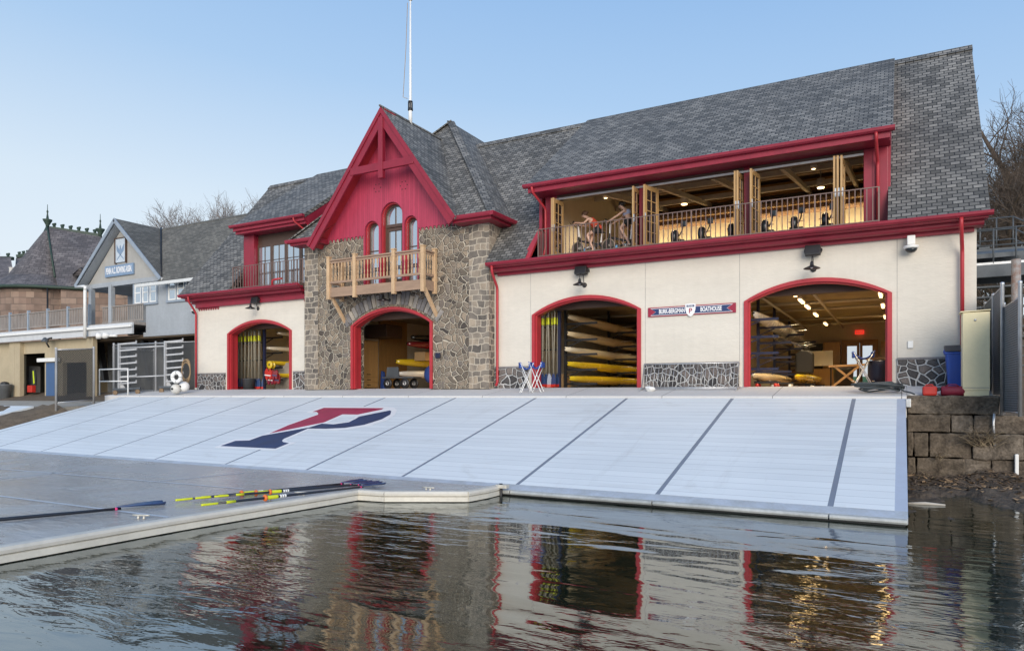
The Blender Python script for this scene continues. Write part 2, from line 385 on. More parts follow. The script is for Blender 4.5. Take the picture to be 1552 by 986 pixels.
def ramp_mat():
    m, t, b = nt('pale_slipway_planks'); uv = coords(t, 'UV')
    sx = t.nodes.new('ShaderNodeSeparateXYZ'); t.links.new(uv, sx.inputs[0])
    fr = mth(t, 'FRACT', mth(t, 'DIVIDE', sx.outputs[1], .32)); idx = mth(t, 'FLOOR', mth(t, 'DIVIDE', sx.outputs[1], .32))
    wn = t.nodes.new('ShaderNodeTexWhiteNoise'); wn.noise_dimensions = '1D'; t.links.new(idx, wn.inputs['W'])
    n1 = noise(t, coords(t, 'UV', (.25, 3, 1)), 1.3, 5); n2 = noise(t, uv, .35, 4, .6, .5)
    fac = mth(t, 'ADD', mth(t, 'ADD', mth(t, 'MULTIPLY', wn.outputs['Value'], .2), mth(t, 'MULTIPLY', n1, .4)), mth(t, 'MULTIPLY', n2, .4))
    c = ramp(t, fac, [(.25, (.63,.672,.69)), (.75, (.76,.80,.81))])
    ridge = mth(t, 'FRACT', mth(t, 'DIVIDE', sx.outputs[1], .04))
    edge = mth(t, 'LESS_THAN', fr, .055)
    c = mixc(t, mth(t, 'MULTIPLY', edge, .5), c, (.26,.29,.33))
    sc = ramp(t, noise(t, coords(t, 'UV', (.5, .06, 1)), 3, 6, .7), [(.58, (0,0,0)), (.78, (1,1,1))])
    c = mixc(t, mth(t, 'MULTIPLY', sc, .42), c, (.42,.42,.41))
    st = ramp(t, noise(t, coords(t, 'UV', (.35, .9, 1)), 1.1, 7, .72, 1.2), [(.56, (0,0,0)), (.74, (1,1,1))])
    c = mixc(t, mth(t, 'MULTIPLY', st, .3), c, (.38,.37,.33))
    t.links.new(c, b.inputs['Base Color']); b.inputs['Roughness'].default_value = .55; b.inputs['Specular IOR Level'].default_value = .4
    bump(t, b, mth(t, 'SUBTRACT', mth(t, 'MULTIPLY', mth(t, 'ABSOLUTE', mth(t, 'SUBTRACT', ridge, .5)), .4), edge), .35, .008)
    return m
M['ramp'] = ramp_mat()
def dock_mat():
    m, t, b = nt('wet_grey_dock_deck'); uv = coords(t, 'Object')
    n1 = noise(t, uv, .45, 5, .6, .6); n2 = noise(t, uv, 26, 4)
    c = ramp(t, mth(t, 'ADD', mth(t, 'MULTIPLY', n1, .7), mth(t, 'MULTIPLY', n2, .3)), [(.3, (.27,.26,.245)), (.7, (.47,.455,.435))])
    t.links.new(c, b.inputs['Base Color'])
    t.links.new(ramp(t, n1, [(.38, (.13,.13,.13)), (.66, (.40,.40,.40))]), b.inputs['Roughness'])
    b.inputs['Specular IOR Level'].default_value = .8
    w = noise(t, coords(t, 'Object', (1.2, 3.2, 1)), 2.0, 3, .5, .4)
    bump(t, b, mth(t, 'ADD', w, mth(t, 'MULTIPLY', n2, .22)), .38, .05)
    return m
M['dock'] = dock_mat()
def water_mat():
    m, t, b = nt('river_water')
    tc = t.nodes.new('ShaderNodeTexCoord'); mp = t.nodes.new('ShaderNodeMapping'); mp.inputs['Rotation'].default_value = (0, 0, -R(16)); mp.inputs['Scale'].default_value = (.42, 1.25, 1)
    t.links.new(tc.outputs['Object'], mp.inputs['Vector']); v = mp.outputs['Vector']
    a = noise(t, v, .85, 2, .45, .8); f = noise(t, v, 3.1, 3, .5, .7); fine = noise(t, v, 14, 2, .5, .2)
    patch = ramp(t, noise(t, tc.outputs['Object'], .16, 3, .5, .8), [(.40, (.15,.15,.15)), (.62, (1,1,1))])
    h = mth(t, 'ADD', mth(t, 'MULTIPLY', a, .55), mth(t, 'MULTIPLY', mth(t, 'ADD', mth(t, 'MULTIPLY', f, .36), mth(t, 'MULTIPLY', fine, .05)), patch))
    b.inputs['Base Color'].default_value = (.011,.017,.010,1); b.inputs['Roughness'].default_value = .02
    b.inputs['IOR'].default_value = 2.2
    bump(t, b, h, .44, .10)
    g = t.nodes.new('ShaderNodeBsdfGlossy'); g.inputs['Color'].default_value = (.70,.86,.95,1); g.inputs['Roughness'].default_value = .02
    t.links.new(b.inputs['Normal'].links[0].from_socket, g.inputs['Normal'])
    mx = t.nodes.new('ShaderNodeMixShader'); mx.inputs[0].default_value = .11
    t.links.new(b.outputs[0], mx.inputs[1]); t.links.new(g.outputs[0], mx.inputs[2]); t.links.new(mx.outputs[0], t.nodes['Material Output'].inputs['Surface'])
    return m
M['water'] = water_mat()
def sheet_mat(name, col, cell=.06, wire=.16, axis=45):
    """chain-link mesh: real see-through holes in a diamond weave"""
    m, t, b = nt(name); t.nodes.remove(b)
    tc = t.nodes.new('ShaderNodeTexCoord'); mp = t.nodes.new('ShaderNodeMapping'); mp.inputs['Rotation'].default_value = (0,0,R(axis)); mp.inputs['Scale'].default_value = (1/cell,1/cell,1)
    t.links.new(tc.outputs['UV'], mp.inputs['Vector'])
    s = t.nodes.new('ShaderNodeSeparateXYZ'); t.links.new(mp.outputs['Vector'], s.inputs[0])
    w = mth(t, 'MAXIMUM', mth(t, 'LESS_THAN', mth(t, 'FRACT', s.outputs[0]), wire), mth(t, 'LESS_THAN', mth(t, 'FRACT', s.outputs[1]), wire))
    d = t.nodes.new('ShaderNodeBsdfPrincipled'); d.inputs['Base Color'].default_value = (*col,1); d.inputs['Metallic'].default_value = .5; d.inputs['Roughness'].default_value = .45
    tr = t.nodes.new('ShaderNodeBsdfTransparent'); mx = t.nodes.new('ShaderNodeMixShader')
    t.links.new(w, mx.inputs[0]); t.links.new(tr.outputs[0], mx.inputs[1]); t.links.new(d.outputs[0], mx.inputs[2])
    t.links.new(mx.outputs[0], t.nodes['Material Output'].inputs['Surface'])
    return m
M['chain'] = sheet_mat('chain_link_mesh', (.11,.115,.12), .055, .32)
M['chaindense'] = sheet_mat('dense_chain_link_mesh', (.055,.058,.06), .055, .60)
M['slats'] = brick('dark_privacy_weave', .09, .055, (.035,.045,.055), (.085,.1,.115), (.2,.22,.24), .009, .6, None, .4, .008)
# ================================================================ SETTING
ZF = 2.46                                       # ground-floor level
M['apron'] = boards('apron_concrete_bays', (.62,.605,.58), 3.19, 0, .006, .85, .10, .15, .004)
def xprism(mb, x0, x1, yz): return mb.prism([(x0, y, z) for y, z in yz], (x1-x0, 0, 0))
def grid_sheet(name, m, xs, ys, zf):
    mb = MB(); mb.smooth = True
    vs = [(x, y, zf(x, y)) for y in ys for x in xs]; n = len(xs)
    mb.add(vs, [[j*n+i, j*n+i+1, (j+1)*n+i+1, (j+1)*n+i] for j in range(len(ys)-1) for i in range(n-1)])
    return mb.build(name, m, recalc=False)
def lin(a, b, n): return [a + (b-a)*i/n for i in range(n+1)]
from mathutils import noise as mnoise
def nz(x, y, s): return mnoise.noise(Vector((x*s, y*s, 3.3)))

tag(grid_sheet('ground', M['earth'], lin(-400, 400, 40), [-1.9, 2, 20, 60, 150, 500], lambda x, y: 1.55 if y < 0 else 2.35), kind='structure')
tag(MB().quad((-500,-500,0),(500,-500,0),(500,3,0),(-500,3,0)).build('water', M['water']), kind='structure')
tag(MB().quad((-500,-500,-2.5),(500,-500,-2.5),(500,3,-2.5),(-500,3,-2.5)).build('riverbed', M['mud']), kind='structure')
mb = MB(); xprism(mb, -34.7, .125, [(.44,2.455),(0,2.455),(-2,2.165),(-2,1.6),(.44,1.6)]); xprism(mb, .127, 2.02, [(.44,2.455),(0,2.455),(-1.6,2.223),(-1.6,1.6),(.44,1.6)])
tag(mb.build('pavement', M['apron'], bevel=.02), kind='structure')
tag(grid_sheet('right_bank', M['mud'], lin(.12, 16, 150), lin(-2.02, -9.5, 70),
    lambda x, y: .17 - (-2.0-y)*.047 + .16*nz(x, y, 1.1) + .10*nz(x, y, 3.7) + .06*nz(x, y, 8.0)), kind='structure')
rz0 = lambda y: RT_Z + RS*(y-RT_Y)
tag(grid_sheet('left_bank', M['earth'], lin(-62, -33.45, 60), lin(-4.3, -13.5, 30),
    lambda x, y: min(1.62 - (-4.3-y)*.2 + .25*nz(x, y, .7) + .15*nz(x, y, 2.2), rz0(y) - .16 + .35*(-33.4-x))), kind='structure')
mb = MB(); xprism(mb, -95, -34.25, [(1.2,1.95),(-4.3,1.62),(-4.3,1.0),(1.2,1.0)])
tag(mb.build('terrace', M['oldconcrete']), kind='structure')

# ---- slipway
SX = [.1,-1.11,-4.28,-7.47,-10.65,-13.83,-17.0,-20.2,-23.4,-26.55,-29.7,-32.9,-33.4]
RB = -9.5
def rz(y): return RT_Z + RS*(y-RT_Y)
slip = thing('boat_ramp', 'wide pale planked slipway sloping from the boathouse apron to the water', 'ramp', (-16, -5.7, 1.1))
nrm = Vector((0,-RS,1)).normalized()
def slab(mb, x0, x1, y0, y1, off, th):
    p = [Vector((x0,y0,rz(y0)))+nrm*off, Vector((x1,y0,rz(y0)))+nrm*off, Vector((x1,y1,rz(y1)))+nrm*off, Vector((x0,y1,rz(y1)))+nrm*off]
    return mb.prism(p, -nrm*th)
for i in range(len(SX)-1):
    hw = .05
    a = SX[i] - (.2 if i == 0 else hw); b_ = SX[i+1] + (.0 if i == len(SX)-2 else hw)
    slab(MB(), b_, a, RB+.3, RT_Y-.02, 0, .10).build('deck_panel', M['ramp'], slip)
M['rampband'] = pm('flat_blue_grey_ramp_border', (.44,.50,.60), .5, .1, var=.08, scale=1)
M['rampseam'] = pm('grey_ramp_seam', (.20,.235,.29), .55, .1, var=.12, scale=1)
for x in SX[1:-1]: slab(MB(), x-.05, x+.05, RB+.3, RT_Y-.02, -.006, .06).build('panel_seam', M['rampseam'], slip)
M['footband'] = pm('stained_ramp_foot', (.47,.52,.59), .5, .1, var=.12, scale=2.2, tint=(.38,.41,.42), streak=.1)
slab(MB(), -33.4, .1, RB, RB+.3, -.002, .1).build('foot_border', M['footband'], slip)
slab(MB(), -.1, .1, RB+.3, RT_Y-.02, -.003, .1).build('side_border', M['rampband'], slip)
MB().box(.105,.22,-2.2,-2.0,1.88,2.1).build('corner_bracket', M['steel'], slip, .01)
mb = MB(); prev = -33.4
for x in list(reversed(SX[1:-1]))+[.1]:
    xprism(mb, prev+.012, x-.012, [(RB,rz(RB)-.002),(RB-.05,rz(RB)-.02),(RB-.07,rz(RB)-.06),(RB-.055,rz(RB)-.095),(RB-.02,rz(RB)-.11),(RB+.02,rz(RB)-.11)]); prev = x
mb.build('rounded_edge', M['dockrim'], slip, bevel=.006)
mb = MB(); xprism(mb, -33.35, .06, [(RT_Y-.05,rz(RT_Y-.05)-.12),(RB+.02,rz(RB)-.12),(RB+.02,-.3),(RT_Y-.05,-.3)])
mb.build('float_hull', M['black'], slip)
ZO, ZX, ZY = 5.173, 320, 600
def lg(pts, off, name, m, th=.003):
    P = [on_ramp(ZX + x/ZO, ZY + y/ZO, off) for x, y in pts]
    return MB().prism(P, -nrm*th).build(name, m, slip)
lg([(25,402),(180,338),(300,335),(400,303),(450,287),(600,222),(800,152),(832,144),(838,138),(828,130),(745,130),(870,83),(1370,83),(1435,92),(1460,112),(1440,148),(1385,185),(1250,230),(1100,258),(960,268),(770,263),(600,338),(590,348),(605,358),(670,362),(505,425)], .008, 'letter_outline', M['signwhite'])
lg([(795,125),(885,93),(1352,96),(1338,106),(1150,146),(1030,144),(885,207),(460,293),(600,232),(800,160),(836,148),(841,138),(828,125)], .013, 'letter_top', pm('logo_crimson', (.36,.03,.075), .6, var=.22, scale=1.6, streak=.2))
lg([(75,392),(190,352),(300,349),(400,312),(770,247),(868,217),(960,223),(1080,206),(1130,182),(1160,162),(1400,114),(1413,119),(1405,145),(1340,182),(1200,226),(1050,250),(900,257),(760,255),(572,335),(555,350),(565,362),(610,370),(505,413)], .013, 'letter_foot', pm('logo_navy', (.026,.045,.11), .6, var=.3, scale=1.6))
lg([(905,210),(1035,157),(1127,160),(1120,176),(1060,205),(965,215)], .0125, 'letter_counter', M['ramp'])

# ---- floating dock
ZD = .22
dk = thing('floating_dock', 'low grey floating dock with pale rounded edge beside the slipway foot', 'dock', (-14, -12, 0))
tops = [atZ(738,739.5,ZD), atZ(709,744.5,ZD), atZ(583,744.5,ZD), atZ(543,742,ZD), atZ(265,785,ZD), atZ(0,829,ZD)]
far = tops[5] + (tops[5]-tops[4]).normalized()*9
yb = RB - .1
outl = [Vector((tops[0].x, yb, ZD))] + tops + [far, Vector((-48, far.y-2, ZD)), Vector((-48, yb, ZD))]
MB().prism([p - Vector((0,0,.03)) for p in outl], (0,0,-.14)).build('deck', M['dock'], dk)
rim = MB(); low = MB()
for a, b_ in zip(outl[:7], outl[1:8]):
    d = (b_-a).normalized(); nn = Vector((-d.y, d.x, 0)); 
    e = Vector((0,0,1))
    prof = [(-.17,-.028),(-.15,.004),(-.05,.012),(.02,0),(.045,-.04),(.04,-.085),(.0,-.1),(-.17,-.1)]
    if (a-Vector((-14,-12,0))).dot(nn) < 0: nn = -nn
    rim.prism([a + nn*u + e*v for u, v in prof], (b_-a))
    low.prism([a + nn*u + e*v for u, v in [(.0,-.103),(.03,-.112),(.03,-.205),(-.02,-.212),(-.16,-.212),(-.16,-.103)]], (b_-a))
rim.build('edge_bumper', M['hdpe'], dk); low.build('side_skirt', pm('pale_dock_skirt', (.62,.59,.51), .55, var=.12, scale=2, streak=.2), dk)
MB().prism([p - Vector((0,0,.23)) for p in outl], (0,0,-.4)).build('float', M['black'], dk)
for a, b_ in (((0,710),(367,740)), ((0,751),(256,783)), ((240,728.5),(370,716)), ((0,725),(115,713))):
    p, q = atZ(*a, ZD-.026), atZ(*b_, ZD-.026)
    if a[0] == 0: p += (p-q).normalized()*8
    d = (q-p).normalized(); w = Vector((-d.y,d.x,0))*.045
    MB().quad(p-w, q-w, q+w, p+w).build('deck_seam', pm('pale_deck_seam', (.52,.55,.58), .4, var=.1), dk)
for u, v in ((214,783),(405,756.5),(649,742.5),(457,748)):
    c = atZ(u, v, ZD); c.z = ZD-.03 if v != 742.5 else ZD
    k = MB(); d = Vector((.93,.36,0)) if v != 742.5 else Vector((1,0,0))
    k.tube([c+Vector((0,0,.06))+d*t for t in (-.15,-.08,0,.08,.15)], [.012,.017,.019,.017,.012], 8)
    for t in (-.05,.05): k.lathe([(.028,0),(.02,.02),(.015,.06)], c+d*t, n=8)
    k.build('mooring_cleat', M['cleat'], dk)
MB().tube([Vector((tops[0].x+.05, yb-.02, -.3)), Vector((tops[0].x+.05, yb-.02, .27))], .035, 10).build('hinge_pin', M['black'], dk)
h = MB(); h.box(tops[0].x-.05, tops[0].x+.22, yb-.09, yb+.06, .17, .25); h.build('hinge_bracket', M['cleat'], dk, bevel=.01)

# ---- granite retaining wall to the right of the slipway
rw = thing('retaining_wall', 'stepped weathered granite block quay wall right of the slipway', 'wall', (3, -2, 1))
rows = [(2.17,1.70,[.13,2.12]), (1.70,1.235,[.13,1.10,1.58,3.6,6.2,9.2,12.5]), (1.235,.60,[.13,.28,.62,1.55,2.62,4.3,6.9,9.6,12.5]), (.60,-.5,[.13,.33,1.4,1.95,3.5,6.2,9,12.5])]
for zt, zb, xs in rows:
    for a, b_ in zip(xs, xs[1:]):
        j = random.uniform(-.05,.05)
        k = MB(); y0 = -1.98+j - (.06 if zb < .7 else 0); 
        yb2 = -1.605 if zt > 2 else (-.4)
        k.box(a+.008, b_-.008, y0, yb2, zb+.008, zt-.004 if zt < 2 else zt)
        o = k.build('granite_block', M['wallstone'], rw); bv = o.modifiers.new('b','BEVEL'); bv.width = .03; bv.segments = 2
        sb = o.modifiers.new('s','SUBSURF'); sb.subdivision_type = 'SIMPLE'; sb.levels = 3; sb.render_levels = 3
        tx = bpy.data.textures.get('blk') or bpy.data.textures.new('blk','CLOUDS'); tx.noise_scale = .35
        dm = o.modifiers.new('d','DISPLACE'); dm.texture = tx; dm.strength = .11; dm.texture_coords = 'GLOBAL'; dm.mid_level = .5
MB().box(.1,12.5,-.38,1.5,-.5,1.68).build('fill', M['earth'], rw)
lw = tag(MB().box(-95,-34.3,-4.34,-4.0,-.5,1.60).build('quay_wall', M['wallstone']), 'low stone wall under the terrace beside the brown earth bank', 'wall')

# ================================================================ BOATHOUSE
bh = thing('boathouse', 'long red trimmed boathouse with stone gable, arched boat bays and slate roof', 'boathouse', (-14, 0, ZF))
def P_(mb, name, m, bevel=0, parent=None): return mb.build(name, M[m] if isinstance(m, str) else m, parent or bh, bevel)
YT = -.35
ZW = 6.72
DO = {'left': (-28.15,-23.94,5.10,5.68,0.0), 'stone': (-20.15,-16.0,5.06,5.75,YT), 'mid': (-11.82,-7.69,5.11,5.70,0.0), 'right': (-4.33,-.23,5.13,5.71,0.0)}
def wall_with_doors(x0, x1, z0, z1, doors, Y, th):
    pts = [(x0,z0)]
    for k in doors:
        a, b_, zs, za, _y = DO[k]
        pts += [(a,z0)] + arch(a, b_, zs, za) + [(b_,z0)]
    pts += [(x1,z0),(x1,z1),(x0,z1)]
    return MB().prism([(x,Y,z) for x, z in pts], (0,th,0))
P_(wall_with_doors(-30.3,-22.6, ZF-.01, ZW, ['left'], 0, .44), 'wall', 'stucco')
P_(wall_with_doors(-13.6,1.54, ZF-.01, ZW, ['mid','right'], 0, .44), 'wall', 'stucco')
# stone tower front with a notch for the arched windows
a, b_, zs, za, _ = DO['stone']
pts = [(-22.72,ZF-.03),(a,ZF-.03)] + arch(a,b_,zs,za) + [(b_,ZF-.03),(-13.5,ZF-.03),(-13.5,8.85),(-16.68,8.85),(-16.68,6.62),(-19.45,6.62),(-19.45,8.85),(-22.72,8.85)]
P_(MB().prism([(x,YT,z) for x, z in pts], (0,.79,0)), 'stone_wall', 'rubble')
P_(MB().box(-13.86,-13.46,YT+.46,1.2,ZF-.03,8.8), 'tower_side', 'ashlar'); P_(MB().box(-22.76,-22.4,YT+.46,1.2,ZF-.03,8.8), 'tower_side', 'ashlar')
for x0, x1 in ((-22.78,-21.98),(-14.32,-13.42)):
    P_(MB().box(x0,x1,YT-.05,.08,ZF-.035,8.78), 'stone_pier', 'ashlar', .015)
# radial arch stones over the tower door
mb = MB(); w = (b_-a)/2; hh = za-zs; r = (w*w+hh*hh)/(2*hh); cx = (a+b_)/2; cz = za-r; A = math.asin(w/r)+.06
n = 25
for i in range(n):
    t0 = -A+2*A*i/n+.004; t1 = -A+2*A*(i+1)/n-.006; ro = r+.52+random.uniform(0,.14)
    q = [(cx+(r+.1)*math.sin(t0),cz+(r+.1)*math.cos(t0)),(cx+ro*math.sin(t0),cz+ro*math.cos(t0)),(cx+ro*math.sin(t1),cz+ro*math.cos(t1)),(cx+(r+.1)*math.sin(t1),cz+(r+.1)*math.cos(t1))]
    pr = random.uniform(.03,.06)
    mb.m = i % 3 if i % 5 else 1
    mb.prism([(x,YT-pr,z) for x, z in q], (0,pr+.05,0))
mb.build('arch_stones', [M['voussoir'], pm('arch_stone_dark', (.17,.16,.16), .88, var=.4, scale=3, bmp=.5), pm('arch_stone_tan', (.34,.3,.25), .88, var=.35, scale=3, bmp=.5)], bh, .012)
# stone plinth
def plinth(x0, x1):
    P_(MB().box(x0,x1,-.07,.05,ZF-.04,3.19), 'stone_base', 'fieldstone')
    P_(MB().box(x0-.005,x1+.005,-.085,.04,3.192,3.255), 'base_cap', pm('grey_base_cap', (.21,.2,.2), .85, var=.25), .008)
for x0, x1 in ((-30.27,-28.3),(-23.8,-22.8),(-13.4,-11.98),(-7.55,-4.48),(-.1,1.5)): plinth(x0, x1)
# arched red door surrounds + header behind
for k, (a, b_, zs, za, Y) in DO.items():
    t = .12
    out = [(a+.002,ZF-.02)] + arch(a+.002,b_-.002,zs,za-.002) + [(b_-.002,ZF-.02)]
    inn = [(a+t,ZF-.02)] + arch(a+t,b_-t,zs-.01,za-t) + [(b_-t,ZF-.02)]
    mb = MB(); o = len(out); Y0, Y1 = Y-.06, Y+.47
    V = [(x,Y0,z) for x, z in out] + [(x,Y0,z) for x, z in inn] + [(x,Y1,z) for x, z in out] + [(x,Y1,z) for x, z in inn]
    F = []
    for i in range(o-1):
        F += [[i,i+1,o+i+1,o+i],[2*o+i,2*o+i+1,3*o+i+1,3*o+i],[i,i+1,2*o+i+1,2*o+i],[o+i,o+i+1,3*o+i+1,3*o+i]]
    for i in (0, o-1): F.append([i,o+i,3*o+i,2*o+i])
    mb.add(V, F); sur = mb.build('door_surround', M['red'], bh)
    inn2 = [(a+t+.05,ZF)] + arch(a+t+.05,b_-t-.05,zs-.03,za-t-.05) + [(b_-t-.05,ZF)]
    mb = MB(); o = len(inn)
    V = [(x,Y0+.1,z) for x, z in inn] + [(x,Y0+.1,z) for x, z in inn2] + [(x,Y0+.22,z) for x, z in inn] + [(x,Y0+.22,z) for x, z in inn2]; F = []
    for i in range(o-1): F += [[i,i+1,o+i+1,o+i],[2*o+i,2*o+i+1,3*o+i+1,3*o+i],[o+i,o+i+1,3*o+i+1,3*o+i]]
    mb.add(V, F); mb.build('inner_moulding', M['red'], sur)
    P_(MB().box(a-.1,b_+.1,Y+.6,Y+.9,5.32,6.0), 'door_header', 'bronze', .01)
# stucco joints
for x in (fx(805,0)-.02, fx(972,0)+.14, fx(1127,0)-.12, fx(1352.5,0)+.12):
    P_(MB().box(x-.009,x+.009,-.003,.01,3.26,ZW-.02), 'wall_joint', 'joint')
# ---- eaves
def eave(x0, x1, z=7.04, double=False):
    mb = MB(); xprism(mb, x0, x1, [(-.80,z),(-.83,z-.02),(-.82,z-.08),(-.77,z-.125),(-.70,z-.13),(-.66,z-.13),(-.66,z-.02)]); P_(mb, 'gutter', 'crimson')
    mb = MB(); mb.box(x0+.05,x1-.1,-.665,-.36,z-.17,z-.06); P_(mb, 'fascia', 'crimson', .008)
    mb = MB(); xprism(mb, x0+.05, x1-.18, [(-.44,z-.172),(-.44,z-.25),(-.40,z-.29),(-.30,z-.30),(.0,z-.30),(.0,z-.172)]); P_(mb, 'crown_moulding', 'crimson', .006)
    mb = MB(); mb.box(x0+.12,x1-.38,-.13,-.004,z-.40,z-.302); P_(mb, 'frieze_board', 'crimson', .006)
eave(-13.35, 2.12); eave(-30.75, -22.79)
mb = MB(); mb.box(-30.3,-22.8,-.16,-.006,6.44,6.63); 
def zig(mb, x0, x1, Y, z, pitch=.17, h=.13, th=.03):
    n = int((x1-x0)/pitch)
    for i in range(n):
        x = x0+i*pitch
        mb.prism([(x+.01,Y,z),(x+pitch-.01,Y,z),(x+pitch*.62,Y,z-h),(x+pitch*.38,Y,z-h)], (0,th,0))
P_(mb, 'frieze_board', 'crimson', .006)
mb = MB(); zig(mb,-30.25,-28.6,-.05,6.44); P_(mb, 'scalloped_trim', 'crimson'); mb = MB(); zig(mb,-23.2,-22.82,-.05,6.44); P_(mb, 'scalloped_trim', 'crimson')
# ---- main roof
def yz_roof(x0, x1, e, rg, th=.2, name='roof', m='slate', drop=0):
    (y0,z0), (y1,z1) = e, rg
    d = Vector((0,y1-y0,z1-z0)).normalized(); n = Vector((0,-d.z,d.y))
    if n.z < 0: n = -n
    p = [Vector((x0,y0,z0)),Vector((x1,y0,z0)),Vector((x1,y1,z1)),Vector((x0,y1,z1))]
    return P_(MB().prism(p, -n*th), name, m)
EV, RG = (-.72,7.05), (5.0,13.8)
for x0, x1 in ((-30.8,-27.25),(-13.42,-11.75),(-.33,2.05)): yz_roof(x0, x1, EV, RG)
yz_roof(-22.9, -13.3, (1.0,9.08), RG)
yz_roof(-30.8, 2.05, (11.6,11.4), (5.02,13.79))
mb = MB(); xprism(mb, -30.82, 2.07, [(4.8,13.62),(5.0,13.85),(5.2,13.80),(5.02,13.5)]); P_(mb, 'ridge_cap', 'slate')
# rake edge at the right end, gable end walls
for x0, x1 in ((-30.55,-30.3),(1.54,1.80)):
    xprism(mb := MB(), x0, x1, [(.0,ZF),(11,ZF),(11,11.4),(5.0,13.5),(-.3,7.28),(0,6.7)]); P_(mb, 'end_wall', 'stucco')
P_(MB().box(-30.3,1.54,11,11.3,7.03,11.5), 'rear_wall', 'stucco')
# ---- big right dormer
DX0, DX1 = -11.75, -.2
yz_roof(DX0, DX1, (-.62,9.72), (5.0,13.92), .18, 'dormer_roof')
mb = MB(); z = 9.70; xprism(mb, DX0-.1, DX1+.05, [(-.72,z),(-.75,z-.02),(-.74,z-.09),(-.69,z-.13),(-.60,z-.14),(-.58,z-.02)]); P_(mb, 'gutter', 'crimson')
P_(MB().box(DX0+.05,DX1-.08,-.585,-.50,9.40,9.60), 'fascia', 'crimson', .008)
mb = MB(); mb.quad((DX0+.1,-.5,9.45),(DX1-.1,-.5,9.45),(DX1-.1,.45,9.45),(DX0+.1,.45,9.45)); mb2 = MB(); mb2.box(DX0+.1,DX1-.1,-.49,.42,9.42,9.50); P_(mb2, 'soffit', 'crimson')
CP = [(fx(828,.3),fx(845,.3)), (fx(969,.3)+.02,fx(977,.3)+.05), (fx(1128,.3),fx(1137,.3)), (fx(1309,.3),fx(1346,.3))]
for a, b_ in CP: P_(MB().box(a,b_,.22,.45,7.03,9.42), 'dormer_post', 'crimson', .015)
P_(MB().box(CP[3][0]+.25,CP[3][0]+.29,.19,.23,7.1,9.41), 'dormer_post_batten', 'crimson')
P_(MB().box(CP[0][0]+.1,CP[3][1]-.1,.24,.42,9.24,9.419), 'door_track', 'brownframe', .01)
P_(MB().box(CP[0][1],CP[3][0],.17,.22,9.235,9.30), 'track_rail', 'steel')
for x in (DX0+.12, DX1-.13):
    xprism(mb := MB(), x-.06, x+.06, [(.3,7.0),(.3,9.45),(-.3,9.42),(5,13.6),(5,7.0)]); P_(mb, 'dormer_cheek', 'crimson')
for x in (DX0+.22, DX1-.27):
    xprism(mb := MB(), x, x+.05, [(.5,7.26),(9.4,7.26),(9.4,11.28),(2.3,11.28),(.5,9.42)]); P_(mb, 'gym_lining', 'inwall')
# sloped red kicker at the dormer's left foot
P_(MB().prism([(DX0-.12,-.70,7.06),(DX0+.16,-.70,7.06),(DX0+.16,.35,8.35),(DX0+.02,.35,8.35)], (0,.12,0)), 'kicker_board', 'red')
# railing
def railing(x0, x1, Y, z0, z1, step=.15, ends=False):
    mb = MB()
    mb.box(x0,x1,Y-.02,Y+.02,z1-.025,z1); mb.box(x0,x1,Y-.015,Y+.015,z0+.06,z0+.09)
    n = int(round((x1-x0)/step))
    for i in range(n+1):
        x = x0+(x1-x0)*i/n; w = .021 if (i % 12 == 0 or i == n) else .012
        mb.box(x-w,x+w,Y-w,Y+w,z0 if w > .02 else z0+.06,z1-.01)
    if ends:
        for x in (x0,x1):
            mb.box(x-.02,x+.02,Y,.3,z1-.024,z1-.001); mb.box(x-.014,x+.014,Y,.3,z0+.061,z0+.089)
            for k in range(1,5): mb.box(x-.011,x+.011,Y+k*.15-.011,Y+k*.15+.011,z0+.07,z1-.01)
    return mb
P_(railing(fx(816,-.45),fx(1332,-.45),-.45,7.06,8.10,.152,True), 'railing', 'rail')
P_(railing(fx(353,-.5),fx(459,-.5),-.5,7.06,8.12,.17,True), 'railing', 'rail')
# ---- left dormer
LX0, LX1 = -27.3, -22.72
yz_roof(LX0, LX1, (-.5,10.06), (5.0,13.95), .16, 'dormer_roof')
mb = MB(); z = 10.05; xprism(mb, LX0-.06, LX1+.02, [(-.60,z),(-.63,z-.02),(-.62,z-.09),(-.57,z-.13),(-.49,z-.14),(-.46,z-.02)]); P_(mb, 'gutter', 'crimson')
P_(MB().box(LX0+.05,LX1-.03,-.465,-.35,9.78,9.94), 'fascia', 'crimson', .008); P_(MB().box(LX0+.1,LX1-.06,-.352,-.2,9.66,9.80), 'fascia', 'crimson', .008)
P_(MB().box(LX0+.1,LX1-.06,-.2,.4,9.68,9.78), 'soffit', 'crimson')
xprism(mb := MB(), LX1-.1, LX1-.02, [(-.45,9.98),(5,13.8),(5,10.2),(.5,8.4),(.3,7.05),(-.3,7.05),(-.2,9.7)]); P_(mb, 'dormer_cheek', 'crimson')
xprism(mb := MB(), LX0+.12, LX0+.2, [(-.4,9.9),(5,13.7),(5,10.2),(.5,7.05),(.1,7.05),(.1,9.7)]); P_(mb, 'dormer_cheek', 'crimson')
a, b_ = fx(376,.3), fx(390,.3)
P_(MB().box(a,b_,.1,.5,7.03,9.68), 'dormer_post', 'crimson', .015); P_(MB().box(b_+.002,LX1-.1,.36,.48,9.22,9.68), 'door_track', 'brownframe')
fr = MB(); x0, x1 = b_, LX1-.1; edges = [x0, x0+.12]
n = 4; wd = (x1-x0)/n
